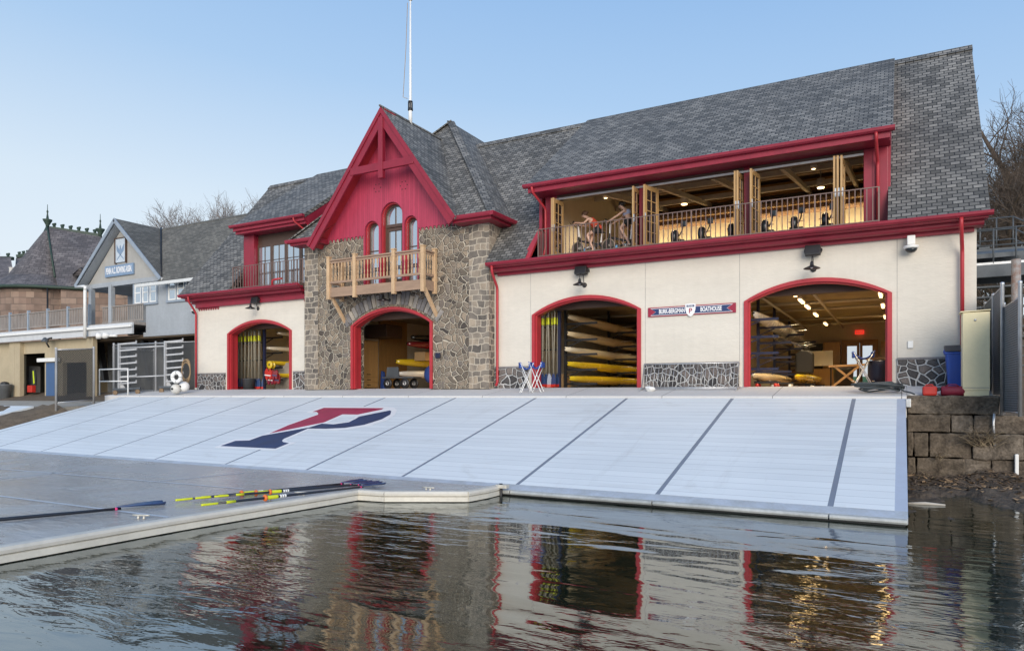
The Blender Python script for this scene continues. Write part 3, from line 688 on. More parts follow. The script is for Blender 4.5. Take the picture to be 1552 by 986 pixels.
for i in range(n):
    q0, q1 = x0+i*wd, x0+(i+1)*wd
    fr.box(q0,q0+.09,.32,.40,7.03,9.219); fr.box(q1-.09,q1,.32,.40,7.03,9.219); fr.box(q0+.09,q1-.09,.32,.40,7.03,7.25); fr.box(q0+.09,q1-.09,.32,.40,9.1,9.219)
    fr.box((q0+q1)/2-.015,(q0+q1)/2+.015,.33,.39,7.25,9.1)
    for z in (7.85,8.45): fr.box(q0+.09,q1-.09,.332,.388,z-.015,z+.015)
fo = P_(fr, 'french_door', 'brownframe', .004)
for i in range(n): MB().box(x0+i*wd+.09,x0+(i+1)*wd-.09,.355,.365,7.25,9.1).build('pane', M['glass'], fo)
P_(MB().box(b_,LX1-.1,.7,.8,7.03,9.66), 'room_back', 'inwall')
mb = MB(); mb.box(fx(349,-.55),fx(400,-.55),-.6,-.5,7.03,7.07); P_(mb, 'sill_flashing', 'alu')
# ---- tower hip roof
EZ = 8.82
v = [(-23.15,-.94,EZ),(-13.0,-.94,EZ),(-18.05,3.95,14.66),(-18.05,9,14.66),(-13.0,9,EZ),(-23.15,9,EZ),(-14.75,-.94,EZ),(-21.45,-.94,EZ),(-18.05,2.75,13.22)]
P_(MB().add(v, [[6,1,2,8],[0,7,8,2],[1,4,3,2],[5,0,2,3],[4,5,3]]), 'tower_roof', 'slate')
hip = MB()
for e in ((-23.15,-.94,EZ),(-13.0,-.94,EZ)):
    p, q = Vector(e), Vector((-18.05,3.95,14.66)); hip.bar(p+Vector((0,0,.02)), q+Vector((0,0,.03)), .34, .05)
P_(hip, 'hip_cap', 'slate')
# tower eave gutters: front return and the run back along the side
def gut(p, q, name='gutter', w=.14, h=.15):
    p, q = Vector(p), Vector(q); d = (q-p).normalized(); a = d.cross(Vector((0,0,1))).normalized()
    pr = [(-.5,0),(.5,0),(.55,-.15),(.5,-.6),(.3,-.95),(0,-1),(-.5,-1)]
    return P_(MB().prism([p + a*(x*w) + Vector((0,0,y*h)) for x, y in pr], q-p), name, 'crimson')
gut((-14.75,-1.0,EZ+.02),(-12.93,-1.0,EZ+.02)); gut((-12.93,-1.07,EZ+.02),(-12.93,1.0,EZ+.02))
gut((-23.2,-1.0,EZ+.02),(-21.5,-1.0,EZ+.02)); gut((-23.2,.9,EZ+.02),(-23.2,-1.07,EZ+.02))
mb = MB(); mb.box(-14.7,-13.03,-.92,YT+.02,EZ-.22,EZ-.02); mb.box(-13.5,-13.06,YT+.021,1.0,EZ-.22,EZ-.02); P_(mb, 'soffit', 'crimson', .01); mb = MB(); mb.box(-23.1,-21.4,-.92,YT+.02,EZ-.22,EZ-.02); P_(mb, 'soffit', 'crimson', .01)
# ---- front gable
YG = -1.10
AP = atY(577.5,161,YG); FLt = atY(465.5,370,YG); FRt = atY(690.5,327,YG)
AP.z -= .0
def gable_slope(foot, name, m, off, th, y1=3.6, y0=YG, ext=0):
    d = (foot-AP).normalized(); n = Vector((-d.z,0,d.x)); n = n if n.z > 0 else -n
    p0 = AP + n*off; p1 = foot + n*off + d*ext
    q = [Vector((p0.x,y0,p0.z)),Vector((p1.x,y0,p1.z)),Vector((p1.x,y1,p1.z)),Vector((p0.x,y1,p0.z))]
    return P_(MB().prism(q, -n*th), name, m)
for f in (FLt, FRt):
    gable_slope(f, 'gable_roof', 'slate', .0, .10, ext=.06)
    gable_slope(f, 'gable_soffit', 'red', -.103, .06, YT+.02, YG+.085)
    d = (f-AP).normalized(); n = Vector((-d.z,0,d.x)); n = n if n.z > 0 else -n
    for off, wd, y in ((-.012,.15,YG-.045),(-.165,.26,YG)):
        # mitred at the ridge on the vertical centre line
        def at_c(o_):   # point on centre line x = AP.x for the line offset o_
            p = AP + n*o_; t = (AP.x-p.x)/d.x; return p + d*t
        q = [at_c(off), f+n*off+d*.03, f+n*(off-wd)+d*.03, at_c(off-wd)]
        P_(MB().prism([Vector((k.x,y,k.z)) for k in q], (0,.08,0)), 'bargeboard', 'crimson', .006)
P_(MB().box(AP.x-.03,AP.x+.03,YG-.1,3.4,AP.z-.03,AP.z+.035), 'ridge_cap', 'slate')
bl, br_ = atY(535,257.5,YG), atY(626,244,YG)
zb = (bl.z+br_.z)/2; w = (br_.x-bl.x)/2; cx = AP.x
P_(MB().box(cx-w-.08,cx+w+.08,YG-.03,YG+.10,zb-.16,zb+.14), 'collar_beam', 'crimson', .012)
zk0 = atY(578,270,YG).z
P_(MB().box(cx-.11,cx+.11,YG-.06,YG+.125,zk0,AP.z-.45), 'king_post', 'crimson', .012)
# red boards with three arched openings
YB = YT-.04
ar = [(-19.40,-18.66,8.97,9.33), (-18.56,-17.46,9.42,9.97), (-17.37,-16.73,8.99,9.31)]
zt = 8.78; pitch = .2
def zigline(xa, xb, flip=False):
    n = max(1, int(round((xb-xa)/pitch))); L = []
    for i in range(n):
        x = xa+(xb-xa)*i/n; s_ = (xb-xa)/n
        L += [(x+.02*s_,zt),(x+s_*.3,zt-.02),(x+s_*.5,zt-.13),(x+s_*.7,zt-.02)]
    return L + [(xb,zt)]
pts = zigline(FLt.x+.55, ar[0][0])
pts = zigline(-21.7, ar[0][0]-.06) + [(ar[0][0]-.06,6.6)]
for i, (a, b_, zs, za) in enumerate(ar):
    pts += [(a,6.6)] + arch(a,b_,zs,za,14) + [(b_,6.6)]
pts += [(ar[2][1]+.06,6.6),(ar[2][1]+.06,zt)] + zigline(ar[2][1]+.062, -14.55)
pts += [(AP.x+.06,AP.z-.28),(AP.x-.06,AP.z-.28)]
P_(MB().prism([(x,YB,z) for x, z in pts], (0,.36,0)), 'gable_boards', 'redboard')
# drilled owl holes
for cx_, cz_ in ((atY(572,285,YB).x,atY(572,285,YB).z),(atY(612,281,YB).x,atY(612,281,YB).z)):
    mb = MB()
    for i in range(6): mb.lathe([(.025,0),(.025,.01)], (cx_+.17*math.cos(i*1.047),YB-.006,cz_+.17*math.sin(i*1.047)), (0,1,0), 8)
    P_(mb, 'vent_holes', 'black')
for i, (a, b_, zs, za) in enumerate(ar):
    def ring(t, y0, y1, name, m, parent, t0=0):
        out = [(a+t0,6.6)] + arch(a+t0,b_-t0,zs,za-t0,14) + [(b_-t0,6.6)]; inn = [(a+t,6.6)] + arch(a+t,b_-t,zs,za-t,14) + [(b_-t,6.6)]
        o = len(out); V = [(x,y,z) for y in (y0,y1) for L in (out,inn) for x, z in L]; F = []
        for k in range(o-1): F += [[k,k+1,o+k+1,o+k],[2*o+k,2*o+k+1,3*o+k+1,3*o+k],[o+k,o+k+1,3*o+k+1,3*o+k],[k,k+1,2*o+k+1,2*o+k]]
        return MB().add(V, F).build(name, M[m], parent)
    win = ring(.13, YB+.24, YB+.34, 'window' if i != 1 else 'balcony_door', 'brownframe', bh, .055)
    ring(.06, YB+.10, YB+.36, 'window_casing', 'red', win, .002)
    g = [(a+.125,6.61)] + arch(a+.125,b_-.125,zs,za-.125,14) + [(b_-.125,6.61)]
    MB().prism([(x,YB+.30,z) for x, z in g], (0,.02,0)).build('pane', M['glass'], win)
    mm = MB()
    if i == 1:
        mm.box(a+.12,b_-.12,YB+.2,YB+.345,9.0,9.12); mm.box(a+.12,a+.24,YB+.25,YB+.33,6.61,9.0); mm.box(b_-.24,b_-.12,YB+.25,YB+.33,6.61,9.0); mm.box(a+.24,b_-.24,YB+.25,YB+.33,8.86,8.999)
        mm.box((a+b_)/2-.02,(a+b_)/2+.02,YB+.27,YB+.32,6.61,9.8)
        mm.box(a+.24,b_-.24,YB+.25,YB+.33,6.62,6.9)
    else:
        mm.box(a+.12,b_-.12,YB+.27,YB+.33,8.12,8.16)
    mm.build('glazing_bar', M['brownframe'], win)
P_(MB().box(-19.5,-16.6,.2,.3,6.6,9.9), 'room_back', 'darkceil')
# ---- cedar balcony
bx0, bx1, by0 = -20.55, -15.82, -1.25
bal = P_(MB().box(bx0,bx1,by0+.05,YT-.04,6.5,6.58), 'balcony', 'cedar_beam')
mb = MB(); mb.box(bx0-.03,bx1+.03,by0-.02,by0+.05,6.19,6.56); mb.box(bx1-.04,bx1+.03,by0+.051,YT-.03,6.19,6.56); mb.box(bx0-.03,bx0+.04,by0+.051,YT-.03,6.19,6.56); mb.build('fascia_board', M['cedar_beam'], bal, .006)
posts = [(bx0,by0),(-19.16,by0),(-17.2,by0),(bx1,by0),(bx1,YT-.14),(bx0,YT-.14)]
for x, y in posts:
    p = MB(); p.box(x-.075,x+.075,y-.075,y+.075,6.1,7.80); p.box(x-.095,x+.095,y-.095,y+.095,7.803,7.85); p.box(x-.083,x+.083,y-.083,y+.083,7.55,7.58); p.box(x-.083,x+.083,y-.083,y+.083,6.66,6.69); p.box(x-.083,x+.083,y-.083,y+.083,6.60,6.63)
    po = p.build('balcony_post', M['cedar'], bal, .008)
mb = MB()
segs = [((posts[0]),(posts[1])),((posts[1]),(posts[2])),((posts[2]),(posts[3])),((posts[3]),(posts[4])),((posts[0]),(posts[5]))]
for (xa, ya), (xb, yb3) in segs:
    p, q = Vector((xa,ya,0)), Vector((xb,yb3,0)); d = (q-p).normalized(); p += d*.077; q -= d*.077
    for z, hh, ww in ((7.68,.06,.11),(7.59,.07,.05),(6.78,.09,.06)): mb.bar(p+Vector((0,0,z)), q+Vector((0,0,z)), ww, hh)
mb.build('hand_rail', M['cedar_beam'], bal, .005)
bmesh0 = None
for (xa, ya), (xb, yb3) in segs:
    L = math.hypot(xb-xa, yb3-ya); n = max(3, int(round(L/.165)))
    for i in range(1, n):
        x, y = xa+(xb-xa)*i/n, ya+(yb3-ya)*i/n
        if bmesh0 is None:
            k = MB(); k.box(x-.02,x+.02,y-.02,y+.02,6.825,7.0); k.box(x-.02,x+.02,y-.02,y+.02,7.38,7.555)
            k.lathe([(.018,7.0),(.012,7.03),(.021,7.1),(.02,7.16),(.011,7.19),(.016,7.22),(.013,7.33),(.019,7.36),(.018,7.38)], (x,y,0), n=8)
            bmesh0 = k.build('baluster', M['cedar'], bal); bx_, by_ = x, y
        else:
            o = bmesh0.copy(); C.objects.link(o); o.parent = bal; o.location = (x-bx_, y-by_, 0)
for x0, x1 in ((bx0+.02,bx0+.02),(bx1-.02,bx1-.02)):
    MB().bar((x0,by0+.12,6.25),(x0+.02,YT+.02,5.25),.11,.13).build('brace', M['cedar'], bal, .01)
# ---- downspouts
def spout(pts, r=.05, name='downspout'):
    return P_(MB().tube(pts, r, 10), name, 'red')
def bend(pts):   # rounded corners
    P = [Vector(p) for p in pts]; out = [P[0]]
    for i in range(1, len(P)-1):
        a = P[i] + (P[i-1]-P[i]).normalized()*.1; c = P[i] + (P[i+1]-P[i]).normalized()*.1
        out += [a, (a+c)/4+P[i]/2, c]
    return out + [P[-1]]
spout(bend([(-13.12,-.72,6.92),(-13.12,-.72,6.7),(-13.22,-.14,6.2),(-13.22,-.14,2.62),(-13.22,-.24,2.56)]))
spout(bend([(1.40,-.74,6.92),(1.40,-.74,6.7),(1.46,-.14,6.15),(1.46,-.14,2.5)]))
spout(bend([(-30.05,-.74,6.92),(-30.05,-.74,6.72),(-30.3,-.12,6.2),(-30.3,-.12,2.55)]))
spout(bend([(DX0+.25,-.66,9.6),(DX0+.25,-.66,9.42),(DX0+.42,.1,8.95),(DX0+.42,.1,7.6),(DX0+.42,-.1,7.12)]), .045)
spout(bend([(-.62,-.66,9.6),(-.62,-.66,9.4),(-.60,.12,8.95),(-.60,.12,7.15)]), .045)
spout(bend([(LX1-.55,-.56,9.95),(LX1-.55,-.56,9.8),(LX1-.3,-.1,9.45),(LX1-.3,-.1,7.3)]), .04)
spout(bend([(-12.93,.93,EZ-.1),(-12.93,.93,EZ-.5),(-12.93,.82,EZ-.62)]), .05)
spout([(-24.6,-.52,7.02),(-24.6,-.52,7.3),(-24.5,-.5,7.34),(-24.1,-.45,7.36)], .05)
P_(MB().prism([(-13.38,.05,7.1),(-13.38,.3,7.12),(-13.38,1.0,8.3),(-13.38,.85,8.4)], (-.05,0,0)), 'flashing_board', 'red')

# ---- interior shell
yr = 18
P_(MB().box(-30.3,1.54,.445,yr,ZF-.3,ZF), 'floor', 'infloor')
P_(MB().box(-30.3,1.54,.91,yr,5.92,7.02), 'upper_floor', 'inceil')
P_(MB().box(-30.3,1.54,.44,.91,6.0,7.02), 'upper_floor', 'inceil')
for x0, x1, y1 in ((-30.3,-30.0,yr),(-22.75,-22.5,yr),(-13.45,-13.2,yr),(-6.1,-5.85,yr),(1.3,1.54,yr)):
    P_(MB().box(x0,x1,.45,y1,ZF,5.92), 'partition', 'inwall')
for x0, x1, z0, z1 in ((-30.3,-2.62,ZF,7.0),(-1.18,1.54,ZF,7.0),(-2.62,-1.18,4.92,7.0)): P_(MB().box(x0,x1,yr,yr+.3,z0,z1), 'rear_wall', 'inwall')
P_(MB().box(DX0+.3,DX1-.3,.46,10.39,7.021,7.25), 'gym_floor', 'infloor')
P_(MB().box(-22.5,-13.45,10,10.2,ZF,5.92), 'partition', 'inwall')
# upper gym room
P_(MB().box(DX0+.2,DX1-.2,2.3,10.8,11.3,11.4), 'ceiling', 'darkceil')
xprism(mb := MB(), DX0+.2, DX1-.2, [(.45,9.45),(2.3,11.3),(2.3,11.4),(.45,9.55)]); P_(mb, 'ceiling', 'darkceil')
P_(MB().box(DX0+.2,DX1-.2,10.4,10.6,7.02,11.3), 'gym_wall', pm('pale_gym_wall', (.74,.68,.52), .8, var=.06))
P_(MB().box(DX0+.2,DX1-.2,9.5,10.39,10.15,10.75), 'bulkhead', 'cedar_beam', .02)
for y, z0, z1, m in ((9.0,10.28,10.42,'cedar'),(9.1,10.86,11.0,'ply'),(8.3,10.95,11.06,'ply'),(7.4,11.05,11.16,'cedar_beam')): P_(MB().box(DX0+.3,DX1-.3,y,y+.3,z0,z1), 'ceiling_slat', m, .01)
P_(MB().box(DX0+.2,DX1-.2,9.6,10.39,10.76,11.3), 'bulkhead', 'darkceil')
P_(MB().box(DX0+.2,DX1-.2,9.3,10.38,8.9,9.2), 'lamp_shelf', 'ply', .01)
tr = MB()
for x in (-9.6,-7.6,-5.6,-3.4,-1.6):
    tr.bar((x,.6,9.5),(x,10,10.9),.14,.2); tr.bar((x,3.2,10.1),(x+1.2,4.4,11.28),.1,.1)
for y, z in ((2.6,10.35),(5.2,10.55),(7.8,10.7)): tr.bar((DX0+.2,y,z),(DX1-.2,y,z),.16,.2)
P_(tr, 'roof_truss', 'beam', .01)
# folding doors of the gym
def leaf(x, y0, y1, skew):
    fr = MB(); n = 2
    def pt(s, z, o=0): return Vector((x + skew*s + o, y0+(y1-y0)*s, z))
    dx = Vector((.028,0,0))
    def bar2(s0, s1, z0, z1):
        a = [pt(s0,z0)-dx,pt(s1,z0)-dx,pt(s1,z1)-dx,pt(s0,z1)-dx]; fr.prism(a, dx*2)
    bar2(0,.16,7.05,9.2); bar2(.84,1,7.05,9.2); bar2(.16,.84,7.05,7.32); bar2(.16,.84,9.05,9.2)
    dx = Vector((.018,0,0)); bar2(.48,.52,7.32,9.05)
    for k in range(1,5): z = 7.32+1.73*k/5; bar2(.16,.48,z-.014,z+.014); bar2(.52,.84,z-.014,z+.014)
    f = P_(fr, 'folding_door', 'doorwood')
    g = MB(); dx = Vector((.004,0,0)); g.prism([pt(.16,7.32)-dx,pt(.84,7.32)-dx,pt(.84,9.05)-dx,pt(.16,9.05)-dx], dx*2); g.build('pane', M['dimglass'], f)
    hd = MB(); p = pt(.05, 8.1, .04); hd.box(p.x-.03,p.x+.01,p.y-.04,p.y+.0,8.0,8.25); hd.build('handle', M['steel'], f)
for x, y0, y1, sk in ((CP[0][1]+.04,-.28,.5,0.0),(CP[0][1]+.11,-.3,.5,.02),(CP[1][0]-.05,-.28,.5,0),(CP[1][1]+.12,-.28,.55,.22),(CP[2][0]-.18,-.28,.5,0.0),(CP[2][0]-.1,-.28,.5,.02),(CP[2][1]+.12,-.28,.55,.12),(CP[3][0]-.75,-.28,.5,.02),(CP[3][0]-.66,-.28,.5,.03),(CP[3][0]-.56,-.26,.5,.03)):
    leaf(x, y0, y1, sk)
# ================================================================ THINGS ON AND ABOUT THE BOATHOUSE
def text(body, size, origin, ux, uz, m, parent, name='lettering', ext=.004, sx=1.0, bold=0.0, align='CENTER', small=None, fit=None):
    cu = bpy.data.curves.new('t', 'FONT'); cu.body = body; cu.size = size; cu.extrude = ext; cu.align_x = align; cu.align_y = 'CENTER'; cu.offset = bold
    if small:
        cu.small_caps_scale = small
        for i, ch in enumerate(body):
            if i and body[i-1] not in '- ': cu.body_format[i].use_small_caps = True
    ob = bpy.data.objects.new('t', cu); C.objects.link(ob)
    bpy.context.view_layer.update()
    me = bpy.data.meshes.new_from_object(ob.evaluated_get(bpy.context.evaluated_depsgraph_get()))
    ux, uz = Vector(ux).normalized(), Vector(uz).normalized(); n = ux.cross(uz)
    if fit: sx = fit/max(.001, max(v.co.x for v in me.vertices)-min(v.co.x for v in me.vertices))
    mb = MB(); o = Vector(origin)
    mb.add([o + ux*(v.co.x*sx) + uz*v.co.y + n*v.co.z for v in me.vertices], [list(p.vertices) for p in me.polygons])
    bpy.data.objects.remove(ob); bpy.data.curves.remove(cu); bpy.data.meshes.remove(me)
    return mb.build(name, M[m], parent)

# name sign
p0, p1 = atY(982,473.3,-.05), atY(1115.3,465.8,-.05); zc = (p0.z+p1.z)/2; xc = (p0.x+p1.x)/2; hw = (p1.x-p0.x)/2
sg = thing('name_sign', 'crimson and navy ribbon sign between the two widest arched doors, lettered with the boathouse name', 'sign', (xc,0,zc))
MB().box(xc-hw,xc+hw,-.05,-.004,zc-.155,zc+.155).build('board', M['signred'], sg, .006)
def rib(e, y, m, name):
    a, b_ = hw-.12+e, .105+e
    pts = [(-a-e,-b_),(a+e,-b_),(a-.16-e*.4,0),(a+e,b_),(-a-e,b_),(-a+.16+e*.4,0)]
    MB().prism([(xc+x,y,zc+z) for x, z in pts], (0,.006,0)).build(name, M[m], sg)
rib(.016,-.058,'signwhite','ribbon_border'); rib(0,-.064,'signnavy','ribbon')
text('BURK-BERGMAN', .20, (xc-hw*.43,-.066,zc-.004), (1,0,0), (0,0,1), 'signwhite', sg, fit=hw*.60, bold=.006, small=.78)
text('BOATHOUSE', .20, (xc+hw*.46,-.066,zc-.004), (1,0,0), (0,0,1), 'signwhite', sg, fit=hw*.47, bold=.006, small=.78)
def shield(s, y, m, name):
    pts = [(-.17,.20),(0,.22),(.17,.20),(.165,.02),(.13,-.1),(.06,-.18),(0,-.215),(-.06,-.18),(-.13,-.1),(-.165,.02)]
    MB().prism([(xc+x*s,y,zc+z*s) for x, z in pts], (0,.006,0)).build(name, M[m], sg)
shield(1.0,-.072,'signwhite','shield'); 
MB().box(xc-.125,xc+.125,-.0745,-.0722,zc+.10,zc+.165).build('shield_band', M['signnavy'], sg)
text('PENN', .075, (xc,-.0765,zc+.132), (1,0,0), (0,0,1), 'signwhite', sg, ext=.001, sx=.95)
text('P', .22, (xc,-.0745,zc-.03), (1,0,0), (0,0,1), 'signred', sg, ext=.002, bold=.004)

def wall_lamp(u, v, Y, label):
    p = atY(u, v, Y); t = thing('wall_lamp', label, 'lamp', (p.x,Y,p.z), 'gooseneck lamps over the boat bays')
    x, z = p.x, p.z
    MB().lathe([(.085,0),(.085,.03),(.05,.06)], (x,Y,z), (0,-1,0), 16).build('wall_plate', M['black'], t)
    pts = [(x,Y-.03,z)] + [(x,Y-.27-.21*math.cos(a),z+.05+.33*math.sin(a)) for a in [R(d) for d in range(0,181,20)]][::-1]
    pts = [(x,Y-.04,z),(x,Y-.10,z+.13)] + [(x,Y-.28+.17*math.cos(a),z+.22+.16*math.sin(a)) for a in [R(d) for d in range(0,181,20)]] + [(x,Y-.45,z+.12)]
    MB().tube(pts, .013, 8).build('gooseneck', M['black'], t)
    mb = MB(); mb.lathe([(.035,.16),(.05,.12),(.055,.05),(.08,.03),(.23,-.035),(.235,-.05),(.225,-.05),(.06,.02),(.01,.02)], (x,Y-.45,z), (0,0,1), 24); mb.build('lamp_shade', M['black'], t)
    MB().ball((x,Y-.45,z-.01), .04, 10, 6).build('bulb', M['white'], t)
wall_lamp(391.5,467.4,-.0,'black gooseneck lamp above the smallest arched bay left of the stone gable')
wall_lamp(591.5,455,YT,'black gooseneck lamp under the cedar balcony')
wall_lamp(886.3,432,-.0,'black gooseneck lamp above the bay holding racked boats, under a grey sky-blue speaker'.replace(' grey sky-blue',''))
wall_lamp(1233,408,-.0,'black gooseneck lamp above the widest bay with lit ceiling tubes')
def speaker(u, v, label):
    p = atY(u, v, -.2); t = thing('wall_speaker', label, 'speaker', (p.x,-.2,p.z), 'black speakers under the eave')
    ax = Vector((.215,0,0)); ay = Vector((0,.11,-.03)); az = Vector((0,.035,.125))
    MB().obox(p, ax, ay, az).build('cabinet', M['black'], t, .012)
    n = Vector((0,-.96,-.27)); MB().obox(p+n*.118, ax*.93, ay*.05, az*.9).build('grille', pm('speaker_grille', (.03,.032,.034), .7, var=.3, bmp=.4, bscale=80), t)
    MB().obox(p+n*.126+Vector((0,0,-.075)), (.035,0,0), ay*.02, az*.12).build('badge', M['steel'], t)
    mb = MB(); mb.box(p.x+.218,p.x+.235,p.y-.06,-.0,p.z-.05,p.z+.05); mb.box(p.x-.235,p.x-.218,p.y-.06,-.0,p.z-.05,p.z+.05); mb.lathe([(.04,0),(.04,.03)], (p.x+.235,p.y,p.z), (1,0,0), 12); mb.build('bracket', M['black'], t)
speaker(387.6,455,'black box speaker under the eave left of the stone gable')
speaker(881,410,'black box speaker under the eave between balcony and name sign')
speaker(1231.8,379.5,'black box speaker under the eave above the widest arched bay')
# dome cameras
p = atY(1381,366,-.25); t = thing('security_camera', 'white dome security camera on the wall near the outside staircase', 'camera', (p.x,0,p.z))
MB().box(p.x-.10,p.x+.10,-.36,-.0,p.z-.10,p.z+.16).build('mount', M['white'], t, .02)
MB().lathe([(.10,0),(.19,-.02),(.20,-.07),(.16,-.10)], (p.x,-.25,p.z-.1), (0,0,1), 20).build('housing', M['white'], t)
MB().lathe([(.155,-.10),(.14,-.15),(.09,-.2),(.01,-.22)], (p.x,-.25,p.z-.1), (0,0,1), 20).build('lens_dome', M['screen'], t)
p = atX(283,471,-30.85); x, y, z = -30.85, .2, atY(283,471,.2).z
t = thing('security_camera', 'white dome camera on a curved arm at the downspout beside the grey clubhouse', 'camera', (x,y,z))
MB().tube([(-30.3,y,z+.12),(-30.55,y,z+.2),(-30.75,y,z+.2),(x,y,z+.12),(x,y,z)], .04, 10).build('arm', M['white'], t)
MB().lathe([(.05,.06),(.17,0),(.17,-.05)], (x,y,z), (0,0,1), 18).build('housing', M['white'], t)
MB().lathe([(.13,-.05),(.12,-.13),(.05,-.18),(.01,-.19)], (x,y,z), (0,0,1), 18).build('lens_dome', M['screen'], t)
# small wall boxes
p = atY(665,538.5,YT); t = tag(MB().box(p.x-.11,p.x+.11,YT-.1,YT-.03,p.z-.1,p.z+.1).build('junction_box', M['navy'], None, .015), 'small navy box on the rubble wall beside the stone arch', 'junction box')
p = atY(1380,522,0); mb = MB(); mb.box(p.x-.07,p.x+.07,-.05,0,p.z-.1,p.z+.1); t = tag(mb.build('outlet_box', M['alu'], None, .01), 'pale electric box on stucco above the stone plinth near the blue bin', 'outlet')
# flagpole
xp = AP.x; yp = atX(622,180,xp).y; zr = AP.z
t = thing('flagpole', 'tall white flagpole rising from the steep gable ridge', 'flagpole', (xp,yp,zr))
zt_ = atX(624.5,3,xp); ztop = CAM.z + (zt_.z-CAM.z)*1.0
MB().lathe([(.08,-.1),(.08,.45),(.06,.5),(.06,.6),(.032,ztop-zr)], (xp,yp,zr), (0,0,1), 14).build('pole', M['white'], t)
MB().ball((xp,yp,ztop+.08), .10, 12, 8).build('finial', pm('gilded_ball', (.6,.45,.15), .3, .8), t)
mb = MB(); mb.lathe([(.11,.5),(.11,.58)], (xp,yp,zr), n=14); mb.lathe([(.10,.82),(.10,.88)], (xp,yp,zr), n=14)
for a in range(0,360,60): mb.box(xp+.08*math.cos(R(a))-.02,xp+.08*math.cos(R(a))+.02,yp+.08*math.sin(R(a))-.02,yp+.08*math.sin(R(a))+.02,zr+.582,zr+.818)
mb.build('collar', M['black'], t)
MB().tube([(xp-.10,yp-.06,ztop-.1),(xp-.2,yp-.05,zr+3),(xp-.34,yp-.05,zr+1.1),(xp-.12,yp-.05,zr+1.0)], .012, 6).build('halyard', M['rope'], t)

# blue boat slings on the apron
def sling(name, label, x, y, z, rz, h=1.0, w=.46, group='folding boat slings'):
    t = thing(name, label, 'boat sling', (0,0,0), group)
    for sy in (-.22,.22):
        mb = MB(); mb.tube([(-w/2,sy,0),(-w/2+.04,sy,.02),(w/2-.02,sy*.9,h)], .016, 8); mb.build('leg', M['alu'], t)
        mb = MB(); mb.tube([(w/2,sy,0),(w/2-.04,sy,.02),(-w/2+.02,sy*.9,h)], .016, 8); mb.build('leg', M['alu'], t)
    for sx in (-1,1):
        MB().tube([(sx*w/2,-.22,.17),(sx*w/2,.22,.17)], .013, 8).build('cross_bar', M['alu'], t)
        MB().tube([(sx*(w/2-.02),-.25,h),(sx*(w/2-.02),.25,h)], .016, 8).build('top_bar', M['alu'], t)
    mb = MB(); mb.smooth = True
    n = 10; ys = lin(-.21,.21,4); P = []
    for j, yy in enumerate(ys):
        for i in range(n+1):
            s_ = i/n; P.append(((s_-.5)*(w+.02), yy, h+.03-.22*math.sin(math.pi*s_)**.8 + (.03 if j in (0,4) else 0)))
    mb.add(P, [[j*(n+1)+i,j*(n+1)+i+1,(j+1)*(n+1)+i+1,(j+1)*(n+1)+i] for j in range(4) for i in range(n)])
    o = mb.build('canvas_strap', M['bluefab'], t); so = o.modifiers.new('s','SOLIDIFY'); so.thickness = .02
    for sx in (-1,1): MB().box(sx*(w/2-.02)-.035,sx*(w/2-.02)+.035,-.2,.2,h-.15,h+.035).build('hem', M['bluefab'], t, .02)
    t.location = (x,y,z); t.rotation_euler.z = rz
    return t
za_ = lambda y: 2.455+y*.145
sl = sling('boat_sling','blue folding boat sling with a white logo patch, outside the bay of racked boats',fx(797.5,-1.25),-1.25,za_(-1.25),R(35))
MB().prism([(-.10,-.243,.97),(.10,-.243,.97),(.03,-.243,.88),(-.03,-.243,.88)],(0,.01,0)).build('patch', M['lime'], sl)
sling('boat_sling','blue folding boat sling set just behind its twin at the red door post',fx(813,-1.15),-1.12,za_(-1.12),R(12))
# grey barrier along the plinth
x0, x1 = fx(972,-.75), fx(1119,-.55)
t = thing('bike_rack', 'grey metal bicycle rack standing against the field stone plinth under the name sign', 'bike rack', ((x0+x1)/2,-.65,2.36))
mb = MB(); yb_, yt_ = -.72, -.42; zb_, ztp = 2.40, 3.2
mb.tube([(x0,yb_,zb_),(x1,yb_,zb_)], .02, 8); mb.tube([(x0,yt_,ztp),(x1,yt_,ztp)], .02, 8); mb.tube([(x0,yt_+.1,zb_+.04),(x1,yt_+.1,zb_+.04)], .02, 8)
for x in (x0,x1): mb.tube([(x,yb_-.25,zb_-.05),(x,yb_,zb_),(x,yt_,ztp)], .02, 8); mb.tube([(x,yb_-.25,zb_-.05),(x,yt_+.1,zb_+.04)], .02, 8)
mb.build('rack_frame', M['steel'], t)
n = 24
for i in range(1,n):
    x = x0+(x1-x0)*i/n; o = MB().tube([(x,yb_,zb_),(x,yt_,ztp)], .009, 6).build('rack_bar', M['steel'], t)
p = atY(985,586,-.95); mb = MB(); random.seed(3)
mb.ball((p.x,-.95,za_(-.95)+.07), .13, 14, 10, 1.2, 1, .62); rnd = random.Random(2)
for i, q in enumerate(mb.v): mb.v[i] = q + Vector((nz(q.x*9,q.z*9,1),nz(q.y*9,q.x*9,1.1),nz(q.z*8,q.y*8,1.3)))*.07
tag(mb.build('towel', M['white']), 'crumpled white towel dropped at the bicycle rack foot', 'towel')

